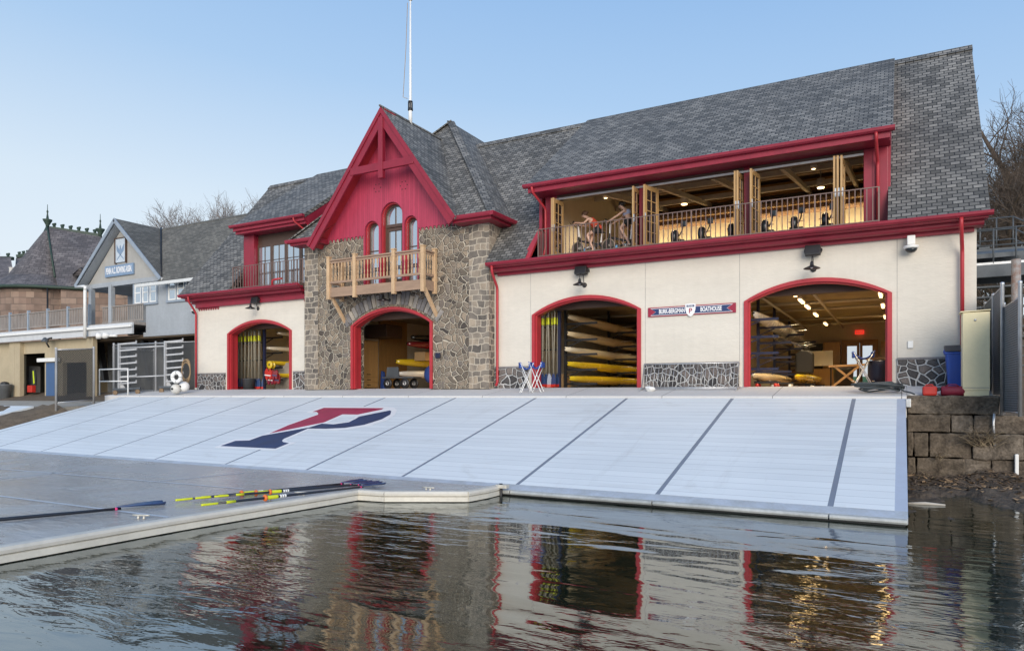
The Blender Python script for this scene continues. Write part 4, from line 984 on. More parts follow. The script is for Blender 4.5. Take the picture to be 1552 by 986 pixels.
# hose coil, fuel can, bag
hx, hy = fx(1330,-1.55), -1.5; hz = za_(-1.5)
pts = []; rnd = random.Random(5)
for i in range(150):
    a = i/150*2*math.pi*7; k = i/150
    rr = .46+.10*math.sin(a*.37+1)+.05*math.sin(a*2.3)
    pts.append((hx+rr*1.12*math.cos(a)+.08*math.sin(a*.23), hy+rr*.50*math.sin(a), hz+.03+.20*abs(math.sin(a*.31+.5))+.08*k))
pts += [(hx+.62,hy-.1,hz+.06),(hx+.78,hy-.2,hz+.02),(hx+.86,hy-.42,hz-.02)]
tag(MB().tube(pts, .021, 7).build('hose_coil', M['rubber']), 'heap of coiled dark hose on the apron in front of the widest bay', 'hose')
p = atY(1397,600,-1.72); gx = p.x; z0 = 2.175
t = thing('fuel_can', 'red plastic fuel can lying on the quay edge next to a maroon bag', 'fuel can', (gx+.17,-1.75,z0))
mb = MB(); mb.box(gx+.01,gx+.34,-1.93,-1.62,z0+.002,z0+.25); mb.build('can', M['gasred'], t, .05)
MB().lathe([(.05,0),(.05,.05),(.03,.1)], (gx+.33,-1.78,z0+.16), (1,0,.2), 12).build('spout', M['black'], t)
mb = MB(); mb.tube([(gx+.08,-1.78,z0+.24),(gx+.1,-1.78,z0+.285),(gx+.24,-1.78,z0+.285),(gx+.26,-1.78,z0+.24)], .016, 8); mb.build('handle', M['gasred'], t)
t = thing('duffel_bag', 'maroon canvas duffel bag on the quay beside the red fuel can', 'bag', (gx+.68,-1.72,z0))
mb = MB(); mb.lathe([(.02,0),(.10,.005),(.125,.03),(.132,.2),(.126,.38),(.12,.5),(.09,.53),(.02,.535)], (gx+.42,-1.72,z0+.125), (1,0,0), 18); mb.build('body', M['maroon'], t)
MB().tube([(gx+.52,-1.78,z0+.24),(gx+.6,-1.8,z0+.29),(gx+.75,-1.8,z0+.285),(gx+.82,-1.78,z0+.24)], .014, 8).build('strap', M['maroon'], t)
# pale yellow cabinet
t = thing('utility_cabinet', 'tall pale yellow metal utility cabinet at the quay corner', 'cabinet', (1.65,-1.5,2.18))
cx0, cx1, cy0, cy1, cz0, cz1 = 1.36,1.94,-1.83,-1.25,2.20,4.28
MB().box(cx0,cx1,cy0,cy1,cz0+.11,cz1).build('body', M['yellowpaint'], t, .012)
MB().box(cx0+.03,cx1-.02,cy0+.015,cy1,cz0-.03,cz0+.108).build('plinth', M['yellowpaint'], t)
MB().prism([(cx0-.05,cy0-.03,cz1+.002),(cx1+.01,cy0-.03,cz1+.03),(cx1+.01,cy0-.03,cz1+.05),(cx0-.05,cy0-.03,cz1+.03)], (0,.64,0)).build('lid', M['yellowpaint'], t)
MB().lathe([(.03,0),(.03,.012),(.015,.02)], ((cx0+cx1)/2-.02,cy0-.002,cz1-.2), (0,-1,0), 12).build('lock', M['steel'], t)
MB().box(cx0-.012,cx0-.001,cy0+.18,cy0+.22,3.1,3.4).build('handle', M['steel'], t)
MB().box(cx0+.012,cx1-.012,cy0-.006,cy0+.001,cz0+.17,cz0+.185).build('seam', M['oldconcrete'], t)
# blue wheelie bin
bx, by = fx(1450.5,-.75), -.72; bz = za_(-.75)
t = thing('wheelie_bin', 'blue wheeled rubbish bin with dark lid and bags behind the pale yellow cabinet', 'bin', (bx,by,bz))
mb = MB(); mb.add([(bx-.2,by-.22,bz+.02),(bx+.2,by-.22,bz+.02),(bx+.2,by+.2,bz+.02),(bx-.2,by+.2,bz+.02),(bx-.27,by-.3,bz+.98),(bx+.27,by-.3,bz+.98),(bx+.27,by+.26,bz+.98),(bx-.27,by+.26,bz+.98)], [(0,3,2,1),(4,5,6,7),(0,1,5,4),(1,2,6,5),(2,3,7,6),(3,0,4,7)]); mb.build('body', M['blue'], t, .03)
MB().box(bx-.29,bx+.29,by-.32,by+.28,bz+.93,bz+.985).build('rim', M['blue'], t, .015)
MB().prism([(bx-.29,by-.33,bz+1.0),(bx-.29,by+.28,bz+1.0),(bx-.29,by+.28,bz+1.2),(bx-.29,by-.1,bz+1.16)], (.58,0,0)).build('lid', pm('charcoal_lid', (.045,.048,.052), .5, var=.2), t, .03)
mb = MB(); mb.ball((bx-.22,by-.1,bz+1.0), .13, 12, 8, .8, 1, .8); mb.build('rubbish_bag', M['blue'], t)
for s_ in (-1,1): MB().lathe([(.1,0),(.1,.05)], (bx+s_*.24-.025,by+.22,bz+.1), (1,0,0), 14).build('wheel', M['black'], t)

# ---- privacy screened chain-link fence right of the cabinet
def post(mb, x, y, z0, z1, r=.045): mb.lathe([(r,z0),(r,z1),(r*1.15,z1+.01),(r*1.1,z1+.05),(r*.3,z1+.07)], (x,y,0), n=12)
fx1 = 2.17; P1y = -2.0
t = thing('screen_fence', 'dark screened chain link fence running back beside the yellow cabinet', 'fence', (fx1,0,1.7))
MB().box(fx1-.008,fx1+.008,P1y+.06,3.8,2.2,4.84).build('privacy_screen', M['slats'], t)
for y in (P1y,-.1,1.9,3.8): mb = MB(); post(mb,fx1,y,1.7,4.9 if y < -1 else 4.86); mb.build('fence_post', M['steel'], t)
MB().tube([(fx1,P1y,4.85),(fx1,3.8,4.85)], .024, 8).build('top_rail', M['steel'], t)
qa, qb = atD(1521,625,17.45), atD(1546,632,15.5); qa.z = qb.z = 1.74
t = thing('screen_gate', 'dark screened chain link gate swung out over the river at the quay end', 'gate', (qa.x,qa.y,1.74))
d = (qb-qa); w2 = d.normalized(); nn = Vector((-w2.y,w2.x,0))*.008
MB().prism([qa-nn+Vector((0,0,.04)), qb-nn+Vector((0,0,.04)), qb-nn+Vector((0,0,2.62)), qa-nn+Vector((0,0,2.62))], nn*2).build('privacy_screen', M['slats'], t)
for q, zt2 in ((qa,2.68),(qb,2.9)): mb = MB(); post(mb,q.x,q.y,1.72,1.74+zt2,.04); mb.build('gate_post', M['steel'], t)
for z in (.06,2.6): MB().tube([qa+Vector((0,0,z)),qb+Vector((0,0,z))], .02, 8).build('gate_rail', M['steel'], t)
MB().bar((qb.x+.15,qb.y-.02,1.9),(qb.x+.15,qb.y-.02,4.5),.05,.05).build('brace_post', M['steel'], t)

# ---- grey outside staircase behind the right end
t = thing('steel_staircase', 'grey steel outside staircase with tube railings behind the right end wall', 'staircase', (3,4,2.4))
mb = MB(); mb.box(1.85,4.6,3.0,3.12,5.80,6.17); mb.box(1.85,4.6,4.5,4.62,5.8,6.17); mb.box(1.85,1.97,3.121,4.5,5.8,6.17); mb.build('landing_beam', M['greysteel'], t, .01)
MB().box(1.86,4.6,3.0,4.6,6.175,6.25).build('landing', M['steel'], t)
MB().prism([(1.86,3.2,6.42),(1.86,5.6,6.95),(1.86,5.6,7.1),(1.86,3.2,6.56)], (1.5,0,0)).build('stair_stringer', M['greysteel'], t)
mb = MB()
for i in range(9): mb.box(1.95+i*.28,2.25+i*.28,4.7,6.0,6.3+.19*(8-i)*.5,6.36+.19*(8-i)*.5)
mb.box(1.86,4.4,4.65,4.7,6.35,6.95); mb.build('upper_flight', M['greysteel'], t)
mb = MB()
for i in range(10): mb.box(1.95,4.3,3.15+.0+i*.13,3.43+i*.13,5.5-.3*i,5.55-.3*i)
mb.build('lower_flight', M['greysteel'], t)
for x, y in ((1.93,3.05),(4.5,3.05),(1.93,4.55),(4.5,4.55)): MB().box(x-.07,x+.07,y-.07,y+.07,2.3,5.8).build('column', M['greysteel'], t)
p = atD(1540,420,20.6); MB().lathe([(.12,2.3),(.12,atD(1540,393,20.6).z)], (p.x,p.y,0), n=14).build('rusty_pipe', M['rust'], t)
def rail_run(pts, n=3, dz=(1.07,.56)):
    for z in dz: MB().tube([Vector(p)+Vector((0,0,z)) for p in pts], .024, 8).build('hand_rail', M['greysteel'], t)
    for p, q in zip(pts, pts[1:]):
        for k in range(n):
            b_ = Vector(p).lerp(Vector(q), k/n); MB().tube([b_, b_+Vector((0,0,dz[0]))], .024, 8).build('rail_post', M['greysteel'], t)
rail_run([(1.9,3.02,6.2),(3.6,3.02,6.2),(4.6,3.02,6.2)]); rail_run([(1.9,6.0,7.1),(3.3,6.0,7.1),(4.3,5.4,6.3),(5,5.0,5.6)], 3, (1.1,.7,.35))

# ---- bank litter and dry weeds
def bank_z(x, y): return .17 - (-2.0-y)*.047 + .16*nz(x, y, 1.1) + .10*nz(x, y, 3.7) + .06*nz(x, y, 8.0)
mb = MB(); rnd = random.Random(8)
for i in range(1500):
    x = rnd.uniform(.2,5.5); y = -2.1-abs(rnd.gauss(0,1.3)); z = bank_z(x,y)+.015
    if z < .02: continue
    a = rnd.uniform(0,6.28); l = rnd.uniform(.035,.13); w3 = l*rnd.uniform(.3,.8); d = Vector((math.cos(a),math.sin(a),rnd.uniform(-.4,.4)))*l; e = Vector((-math.sin(a),math.cos(a),rnd.uniform(-.3,.5)))*w3; c = Vector((x,y,z))
    mb.m = 0 if rnd.random() < .6 else 1
    mb.add([c-d, c+e*.6, c+d, c-e*.6], [[0,1,2,3]])
tag(mb.build('leaf_litter', [M['leaf'], M['bark']], recalc=False), kind='stuff')
mb = MB()
for i in range(240):
    x = rnd.uniform(.2,5.5); y = -2.15-abs(rnd.gauss(0,1.1)); z = bank_z(x,y)+.03
    if z < .03: continue
    a = rnd.uniform(0,6.28); l = rnd.uniform(.1,.45); d = Vector((math.cos(a),math.sin(a),rnd.uniform(-.1,.25)))*l
    mb.tube([(x,y,z),Vector((x,y,z))+d*.5+Vector((0,0,.03)),Vector((x,y,z))+d], rnd.uniform(.004,.012), 4)
tag(mb.build('twig_debris', M['twig']), kind='stuff')
def weed(cx, cy, cz, n, L, label, name='dry_weed', spread=.35, seed=1, droop=.5):
    rnd = random.Random(seed); t = thing(name, label, 'dry weed', (cx,cy,cz)); a1 = MB(); a2 = MB()
    for i in range(n):
        a = rnd.uniform(0,6.28); l = L*rnd.uniform(.5,1.1); b0 = Vector((cx+rnd.gauss(0,spread*.35),cy+rnd.uniform(-.1,.06),cz+rnd.uniform(-.05,.1)))
        d = Vector((math.cos(a)*.8,-abs(math.sin(a))*.45,rnd.uniform(.3,1.0))).normalized()*l
        pts = [b0, b0+d*.35, b0+d*.7+Vector((0,-.03,-droop*.12*l)), b0+d*1.0+Vector((0,-.06,-droop*.45*l))]
        (a1 if i % 3 else a2).tube(pts, [.008,.006,.004,.002], 4, caps=False)
    a1.build('stems', M['dry'], t); a2.build('dead_twigs', M['twig'], t)
p = atY(1487,668,-2.12); weed(p.x,-2.1,p.z-.1,130,.62,'tangle of dry stalks growing from the granite quay wall joints',seed=4)
p = atY(1424,692,-2.15); weed(p.x,-2.12,p.z-.05,22,.25,'small dry tuft low on the granite wall near the slipway edge',seed=6,spread=.15)
p = atY(1398,722,-2.6); weed(p.x,-2.6,bank_z(p.x,-2.6),40,.22,'low greenish tuft on the mud by the slipway edge',seed=7,spread=.3)
p = atZ(1402,765,.0); k = MB(); k.tube([(p.x-.35,p.y,.01),(p.x,p.y+.03,.03),(p.x+.35,p.y+.1,.015)], [.02,.035,.015], 8)
tag(k.build('driftwood', pm('bleached_driftwood', (.45,.42,.37), .9, var=.2, bmp=.5)), 'bleached stick of driftwood floating by the muddy bank', 'driftwood')
# white drain stripe on the quay wall
p = atY(1541,716,-2.12); tag(MB().box(p.x-.04,p.x+.04,-2.15,-2.02,p.z-.3,p.z+.45).build('drain_pipe', M['white'], None, .02), 'white drain pipe running down the low granite wall', 'pipe')
p = atY(1507,650,-2.05); tag(MB().tube([(p.x,-2.06,1.74),(p.x-.02,-2.07,1.5),(p.x,-2.08,.95)], .03, 8).build('conduit', M['steel']), 'grey conduit dropping over the granite wall below the fence', 'pipe')

# ================================================================ OARS ON THE DOCK
def oar(label, g0, g1, side):
    """g0 handle end, g1 blade tip (world points on the dock)"""
    L = 3.75; t = thing('oar', label, 'oar', (0,0,0), 'oars lying on the dock')
    MB().lathe([(.017,0),(.02,.02),(.02,.26),(.016,.28)], (0,0,0), (1,0,0), 10).build('grip', M['lime'], t)
    MB().lathe([(.016,.28),(.021,.6),(.024,1.3),(.022,2.4),(.017,3.2)], (0,0,0), (1,0,0), 12).build('shaft', M['carbon'], t)
    MB().lathe([(.034,0),(.036,.02),(.036,.22),(.034,.24)], (1.12,0,0), (1,0,0), 12).build('sleeve', M['lime'], t)
    MB().lathe([(.05,0),(.06,.01),(.06,.035),(.05,.045)], (1.10,0,0), (1,0,0), 14).build('button', M['orange'], t)
    for k in range(3): MB().lathe([(.030,0),(.031,.01),(.031,.025),(.030,.03)], (1.40+k*.045,0,0), (1,0,0), 12).build('white_band', M['white'], t)
    MB().lathe([(.0255,0),(.026,.01),(.0255,.16)], (.42,0,0), (1,0,0), 10).build('inner_band', M['lime'], t)
    MB().lathe([(.02,0),(.02,.03)], (3.13,0,0), (1,0,0), 10).build('pink_band', pm('pink_tape', (.7,.05,.2), .5), t)
    mb = MB(); mb.smooth = True; n = 10; P = []
    for i in range(n+1):
        s_ = i/n; x = 3.15+.58*s_; hw0 = .02+.10*min(1,s_*2.2)**.8; lo_ = -.5*hw0-.01; hi_ = hw0*1.15
        if s_ > .93: lo_ *= .8; hi_ *= .85
        for j in range(5): w_ = lo_+(hi_-lo_)*j/4; P.append((x, w_, .018-.03*s_+.05*((j-2)/2)**2*s_))
    mb.add(P, [[i*5+j,i*5+j+1,(i+1)*5+j+1,(i+1)*5+j] for i in range(n) for j in range(4)])
    o = mb.build('blade', M['oarblue'], t); so = o.modifiers.new('s','SOLIDIFY'); so.thickness = .012
    g0, g1 = Vector(g0), Vector(g1); d = (g1-g0); t.location = g0; t.rotation_euler = (0, -math.atan2(d.z, math.hypot(d.x,d.y)), math.atan2(d.y,d.x)); t.scale = (d.length/3.73,)*3
    return t
zk = ZD+.0
for i, (a, b_, lb) in enumerate((((266,757.5),(555,729),'oar lying farthest from the water among the four stacked on the dock'),((296,754.5),(568,731),'second oar from the back among the four stacked on the dock'),((325,752),(578,731.5),'oar in the dock pile whose grip lies nearest the ramp logo'.replace('ramp logo','big letter')),((305,765),(583,733.5),'oar nearest the water in the dock pile, beside the mooring cleat'))):
    oar(lb, atZ(*a, zk+.02+.015*i), atZ(*b_, zk+.015*i), 1)
g1 = atZ(250,764,zk); dd = (g1-atZ(0,787.5,zk)).normalized(); oar('lone oar on the dock with only shaft and blue blade in frame', g1-dd*5.0+Vector((0,0,.02)), g1, 1)
# ================================================================ INSIDE THE BAYS
def hull_mb(L, beam, dep, flat=.55):
    """rowing shell, keel down, bow at the origin, running along +Y"""
    mb = MB(); mb.smooth = True; n = 26; k = 12; P = []
    for i in range(n+1):
        s_ = i/n; e = max(.0, math.sin(math.pi*s_))**flat; w_ = beam/2*e+.012; d = dep*(.35+.65*e); y = L*s_
        for j in range(k):
            a = 2*math.pi*j/k; x = w_*math.cos(a); zz = math.sin(a)
            P.append((x, y, zz*d*.62 if zz < 0 else zz*d*.38))
    F = [[i*k+j, i*k+(j+1)%k, (i+1)*k+(j+1)%k, (i+1)*k+j] for i in range(n) for j in range(k)]
    mb.add(P, F+[list(range(k))[::-1], [n*k+j for j in range(k)]])
    return mb
def shell(label, bow, L, beam, dep, m, roll=0, group=None, tip=None, rot=0, cat='racing shell', extra=True):
    t = thing('rowing_shell', label, 'rowing shell', (0,0,0), group)
    hull_mb(L, beam, dep).build('hull', M[m], t)
    b_ = MB(); b_.ball((0,-.01,0), .035, 10, 6); b_.build('bow_ball', M[tip or 'white'], t)
    if extra:
        g = MB()
        for y in (L*.4,L*.5,L*.6):
            for s_ in (-1,1): g.tube([(s_*beam*.4,y-.2,.02),(s_*(beam*.5+.45),y,.05),(s_*beam*.4,y+.25,.02)], .012, 6)
        g.build('rigger', M['steel'], t)
    t.location = bow; t.rotation_euler = (0, R(roll), rot)
    return t
def rack(label, x, ys, zs, L, m='navy', x2=None):
    t = thing('storage_rack', label, 'storage rack', (x,ys[0],ZF))
    for y in ys:
        MB().box(x-.05,x+.05,y-.05,y+.05,ZF,5.9).build('upright', M[m], t)
        for z in zs:
            a = MB(); a.box(x+.051,x+L,y-.035,y+.035,z-.04,z+.04); a.bar((x+.03,y,z-.28),(x+L*.5,y,z-.04),.04,.04); a.build('rack_arm', M[m], t)
    return t
# -- bay with racked boats
rack('navy steel boat rack holding cream and yellow shells in the bay beside the name sign', -11.35, (1.9,6.5,11.5), (4.92,4.3,3.74,3.16,2.62), 1.3, 'black')
for z, m, lb, u in ((5.16,'cream','topmost cream shell on the rack beside the name sign',861),(4.53,'cream','cream shell second from the top on the rack beside the name sign',860),(3.95,'ivory','ivory shell at mid height of the rack beside the name sign, bow farthest out',856),(3.39,'yellow','yellow shell next above the lowest on the rack beside the name sign',860),(2.84,'yellow','lowest yellow shell on the rack beside the name sign',863)):
    shell(lb, (fx(u,1.3),1.3,z), 14, .62, .40, m, group='shells on the rack beside the name sign', tip='black', rot=R(1.5))
def oar_rack(label, x0, x1, y, seed, n, glabel, grp, z1=5.75, pat=None):
    t = thing('oar_rack', label, 'oar rack', (x0,y,ZF))
    for x in (x0,x1): MB().box(x-.05,x+.05,y-.05,y+.05,ZF,z1).build('upright', M['navy'], t)
    for z in (3.9,4.75): MB().box(x0,x1,y+.06,y+.10,z-.03,z+.03).build('cross_bar', M['black'], t)
    rnd = random.Random(seed); first = None
    for i in range(n):
        x = x0+.09+(x1-x0-.18)*i/(n-1)
        if first is None:
            o = thing('standing_oar', glabel, 'oar', (0,0,0), grp); first = o
            MB().lathe([(.024,.5),(.026,2.6),(.02,3.1)], n=8).build('shaft', M['greyoar'], o)
            b_ = MB(); b_.prism([(-.03,-.01,.55),(.03,-.01,.55),(.10,-.01,.32),(.10,-.01,.03),(-.09,-.01,.0),(-.09,-.01,.3)], (0,.02,0)); b_.build('blade', M['oarblue'], o, .006)
            tp = MB(); tp.prism([(-.09,-.014,0),(.10,-.014,.03),(.10,-.014,.13),(-.09,-.014,.12)], (0,.028,0)); tp.build('red_tip', M['gasred'], o)
            MB().lathe([(.037,0),(.04,.03),(.04,.24),(.035,.26)], (0,0,2.35), n=10).build('sleeve', M['lime'], o)
            MB().lathe([(.02,3.1),(.02,3.3)], n=8).build('grip', M['black'], o)
            r = o
        else:
            r = first.copy(); C.objects.link(r)
            for ch in list(first.children): k = ch.copy(); C.objects.link(k); k.parent = r
        r.location = (x, y-.02-.18*(i % 2), ZF+.01); r.rotation_euler = (R(rnd.uniform(-1.2,.5)), R(rnd.uniform(-1.5,1.5)), rnd.uniform(-.5,.5))
x0, x1 = fx(819,1.0), fx(848,1.0)
oar_rack('navy frame of upright oars behind the red door post, left of the racked shells', x0, x1, 1.0, 1, 9, 'upright grey shafted oar in the bay beside the name sign', 'oars standing in the bay beside the name sign')
x0, x1 = fx(361,1.3), fx(401,1.3)
oar_rack('navy frame packed with upright oars in the smallest bay left of the stone gable', x0, x1, 1.3, 2, 15, 'upright oar with dark blade down in the bay left of the stone gable', 'oars standing in the bay left of the stone gable')
p = atY(855,574,2.2); t = tag(MB().box(p.x-.25,p.x+.15,2.0,2.5,ZF,ZF+.55).build('carton', M['card'], None, .01), 'brown cardboard carton on the floor by the oar frame', 'carton')
# -- left bay
rack('black boat rack in the bay left of the stone gable', fx(404,2.2)-.2, (2.2,6,11), (5.05,4.28,3.55,2.95), 1.3, 'black')
for z, m, lb, u, y in ((5.25,'cream','topmost cream shell in the bay left of the stone gable',420,1.8),(4.52,'ivory','ivory shell below the topmost in the bay left of the stone gable',403.5,1.6),(3.80,'yellow','upper yellow shell in the bay left of the stone gable',402.5,1.5),(3.18,'yellow','lower yellow shell in the bay left of the stone gable',410.5,1.5)):
    shell(lb, (fx(u,y),y,z), 13, .6, .36, m, group='shells in the bay left of the stone gable', tip='black', rot=-R(9))
p = atY(411,552.5,1.35); t = thing('cable_reel', 'yellow round cable reel on edge below the upper yellow shell', 'reel', (p.x,1.35,p.z))
MB().lathe([(.17,-.12),(.19,-.11),(.19,-.06),(.13,-.055),(.13,.055),(.19,.06),(.19,.11),(.17,.12)], (p.x,1.35,p.z), (0,1,0), 20).build('drum', M['yellow'], t)
MB().lathe([(.05,-.13),(.05,.13)], (p.x,1.35,p.z), (0,1,0), 12).build('hub', M['black'], t)
p = atY(377,583,.8); t = thing('bucket', 'dark round bucket holding oar blades in the smallest bay', 'bucket', (p.x,.8,ZF)); MB().lathe([(.25,0),(.3,.48),(.31,.49),(.31,.52),(.28,.52),(.26,.3)], (p.x,.8,ZF), n=20).build('pail', pm('dark_pail', (.05,.055,.06), .5), t)
MB().tube([(p.x-.3,.8,ZF+.5),(p.x,.7,ZF+.36),(p.x+.3,.8,ZF+.5)], .01, 6).build('handle', M['steel'], t)
rnd = random.Random(3)
for i in range(4):
    p = atY(407+(i%2)*8, 566+7*(i//2), 1.2); k = MB(); q_ = random.Random(i); k.prism([(p.x+x+q_.uniform(-.04,.04),1.15+.06*i,p.z+z_+q_.uniform(-.04,.04)) for x, z_ in ((-.2,-.26),(-.07,-.3),(.0,-.12),(.08,-.3),(.22,-.24),(.2,.1),(.12,.24),(.05,.1),(-.04,.1),(-.12,.25),(-.22,.08))], (0,.09,0))
    t = thing('life_vest', ('red life vest at the top of the pile below the lower yellow shell','red and navy life vest beside the cable reel foot','red life vest at the bottom of the pile against the oars','crumpled red life vest lowest and nearest the plinth')[i], 'life vest', (p.x,1.2,p.z), 'red life vests in the smallest bay')
    k.build('vest', (M['gasred'] if i == 0 else M['maroon'] if i == 2 else M['redhull']), t, .025); MB().bar((p.x-.2,1.14+.06*i,p.z-.06),(p.x+.2,1.14+.06*i,p.z-.1),.02,.05).build('belt', M['oarblue'] if i % 2 else M['white'], t)
p = atY(427,582,2.5); t = tag(MB().box(p.x-.5,p.x+.6,2.5,3.4,ZF,ZF+1.35).build('storage_bin', M['oldconcrete'], None, .04), 'grey storage bin below the yellow shells in the smallest bay', 'bin')
# -- stone gable bay
t = thing('tall_cabinet', 'honey oak tall cabinet with drawers just inside the stone arch', 'cabinet', (-22.1,2.6,ZF))
cy0, cy1 = 2.15, 3.55; cxf = -21.95
MB().box(-22.45,cxf,cy0,cy1,ZF+.06,ZF+2.3).build('carcass', M['ply'], t)
for k, (z0, z1) in enumerate(((ZF+.1,ZF+.32),(ZF+.34,ZF+.56),(ZF+.58,ZF+2.24))): MB().box(cxf+.002,cxf+.02,cy0+.03,cy1-.03,z0,z1).build('drawer' if k < 2 else 'cabinet_door', M['doorwood'], t, .006)
for z in (ZF+.21,ZF+.45,ZF+.7): MB().box(cxf+.021,cxf+.05,(cy0+cy1)/2-.12,(cy0+cy1)/2+.12,z-.015,z+.015).build('handle', M['black'], t)
P_(MB().box(-22.49,-22.40,4.25,6.4,ZF,5.9), 'oak_panelling', 'ply')
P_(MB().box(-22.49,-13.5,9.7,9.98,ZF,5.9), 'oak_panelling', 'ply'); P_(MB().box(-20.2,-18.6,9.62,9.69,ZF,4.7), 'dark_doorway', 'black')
P_(MB().box(-22.3,-15,1.4,1.6,5.5,5.9), 'ceiling_beam', 'beam'); P_(MB().box(-22.3,-21.0,3,4.2,4.9,5.5), 'vent_duct', 'bronze', .02)
t = thing('blue_chair', 'folded blue canvas chair leaning beside the honey oak cabinet', 'chair', (-21.7,3.8,ZF)); MB().prism([(-22.0,3.75,ZF),(-21.75,3.75,ZF),(-21.85,3.75,ZF+.85),(-21.95,3.75,ZF+.9)], (0,.2,0)).build('canvas', M['bluefab'], t, .03)
for u, v, y, m, lb, tp, L in ((617,520,4.2,'redhull','dark red shell behind the stone arch with its bow inward','redhull',5),(600,547,3.5,'yellow','ochre shell with red bow tip behind the stone arch','redhull',5.5),(604,565,3.5,'whitehull','white shell on low trestles behind the stone arch','white',5.5),(623,510,4.6,'blackhull','black shell hung highest behind the stone arch','blackhull',4.5)):
    p = atY(u, v, y); s_ = shell(lb, (p.x,y,p.z), L, .55, .42 if m != 'yellow' else .46, m, group='shells behind the stone arch', tip='black', rot=-R(22), extra=False)
    if m == 'yellow': MB().lathe([(.035,-.02),(.07,.05),(.105,.2),(.128,.36),(.115,.38)], (0,0,-.02), (0,1,0), 14).build('bow_cap', M['gasred'], s_)
px, py = fx(598,3.2), 3.2
t = thing('shell_rack', 'black upright frame carrying the shells behind the stone arch', 'storage rack', (px+1,py+1.6,ZF))
for x, y in ((px+1.5,5.2),(px+2.5,7.6)):
    MB().box(x-.06,x+.06,y-.06,y+.06,ZF,5.4).build('upright', M['black'], t)
    for z in (2.9,3.5,4.1,4.5): MB().box(x-.9,x+.7,y-.04,y+.04,z-.24,z-.18).build('rack_arm', M['black'], t)
t = thing('hand_cart', 'grey flatbed hand cart with two black tyres inside the stone arch', 'hand cart', (px-.2,2.4,ZF))
cx_, cy_ = fx(606,1.7), 1.7
MB().box(cx_-.75,cx_+.95,cy_-.3,cy_+.3,ZF+.46,ZF+.52).build('bed', M['greysteel'], t, .01)
MB().prism([(cx_-.6,cy_-.2,ZF+.53),(cx_+.1,cy_-.2,ZF+.53),(cx_+.05,cy_-.2,ZF+.95),(cx_-.55,cy_-.2,ZF+.95)],(0,.06,0)).build('end_board', M['greysteel'], t)
for x in (cx_-.38,cx_+.55):
    for s_ in (-.36,.3):
        w_ = MB(); w_.lathe([(.16,-.04),(.22,-.035),(.23,0),(.22,.035),(.16,.04)], (x,cy_+s_,ZF+.235), (0,1,0), 20); o = w_.build('tyre', M['black'], t); MB().lathe([(.12,-.045),(.04,-.05),(.04,.05),(.12,.045)], (x,cy_+s_,ZF+.235), (0,1,0), 14).build('rim', M['steel'], o)
p = atY(652,577,3.0); t = tag(MB().ball((p.x,3.0,ZF+.65), .36, 14, 9, .8, .7, 1.1).build('blue_bag', M['bluefab']), 'bulging blue bag under the white shell bow behind the stone arch', 'bag')
p = atY(636,543,3.2); t = tag(MB().box(p.x-.3,p.x+.3,3.2,3.6,p.z-.1,p.z+.3).build('carton', M['card'], None, .02), 'open carton on the ochre shell behind the stone arch', 'carton')
# -- widest bay
rack('navy boat rack with mostly empty arms in the widest bay', -4.62, (1.15,4.2,8,12.5), (4.66,4.09,3.56,3.04), 1.15, 'navy')
shell('white shell slung highest on the navy rack in the widest bay', (fx(1142,1.3),1.3,4.9), 13.5, .6, .46, 'whitehull', tip='black', rot=0)
shell('black carbon shell under the white one on the navy rack', (-4.0,3.6,4.3), 12, .5, .28, 'blackhull', tip='white')
shell('cream shell resting on low dollies on the floor of the widest bay', (fx(1141,1.5),1.5,2.86), 9, .7, .34, 'cream', tip='white', extra=False)
shell('yellow shell on the floor behind the cream one in the widest bay', (-3.55,6.2,2.92), 9.5, .7, .4, 'yellow', tip='yellow', extra=False)
rnd = random.Random(6)
for i, (x, y) in enumerate(((-4.0,2.3),(-3.9,5.0),(-3.5,8.3),(-3.4,11.5))):
    t = thing('boat_dolly', ('low black dolly with red wheels under the cream shell bow','low black dolly under the middle of the cream shell','low black dolly under the yellow shell bow','low black dolly farthest inside the widest bay')[i], 'dolly', (x,y,ZF), 'boat dollies in the widest bay')
    MB().box(x-.4,x+.4,y-.2,y+.2,ZF+.13,ZF+.2).build('deck', M['black'], t)
    for sx in (-.3,.3):
        for sy in (-.24,.24): MB().lathe([(.06,-.025),(.065,0),(.06,.025)], (x+sx,y+sy,ZF+.065), (0,1,0), 12).build('wheel', M['gasred'] if i == 0 else M['white'], t)
p = atY(1219,545,7.6); t = thing('hung_jacket', 'black jacket hanging from the navy rack arms in the widest bay', 'jacket', (p.x,7.6,p.z))
MB().prism([(p.x-.12,7.6,p.z+.42),(p.x+.12,7.6,p.z+.42),(p.x+.36,7.6,p.z+.25),(p.x+.34,7.6,p.z-.55),(p.x-.34,7.6,p.z-.55),(p.x-.36,7.6,p.z+.25)], (0,.22,0)).build('body', M['black'], t, .07)
MB().ball((p.x+.05,7.7,p.z+.47), .15, 12, 8, 1, 1, .8).build('hood', M['black'], t)
t = thing('folded_table', 'folded white topped table standing on edge in the widest bay', 'table', (-3.2,12,ZF))
MB().box(-3.78,-2.72,12,12.05,3.52,4.2).build('table_top', M['white'], t, .01); 
for x in (-3.7,-2.8): MB().box(x-.03,x+.03,12.06,12.12,ZF,4.0).build('leg', M['black'], t)
P_(MB().box(-3.6,-2.8,17.5,17.98,ZF,4.95), 'oak_cupboard', 'doorwood'); P_(MB().box(-.9,.6,17.5,17.98,ZF,4.9), 'oak_cupboard', 'doorwood'); P_(MB().box(-4.5,-3.65,17.5,17.98,ZF,4.9), 'dark_locker', 'black'); P_(MB().box(-4.9,-2.7,12.6,13.2,ZF,3.4), 'low_cupboard', 'ply')
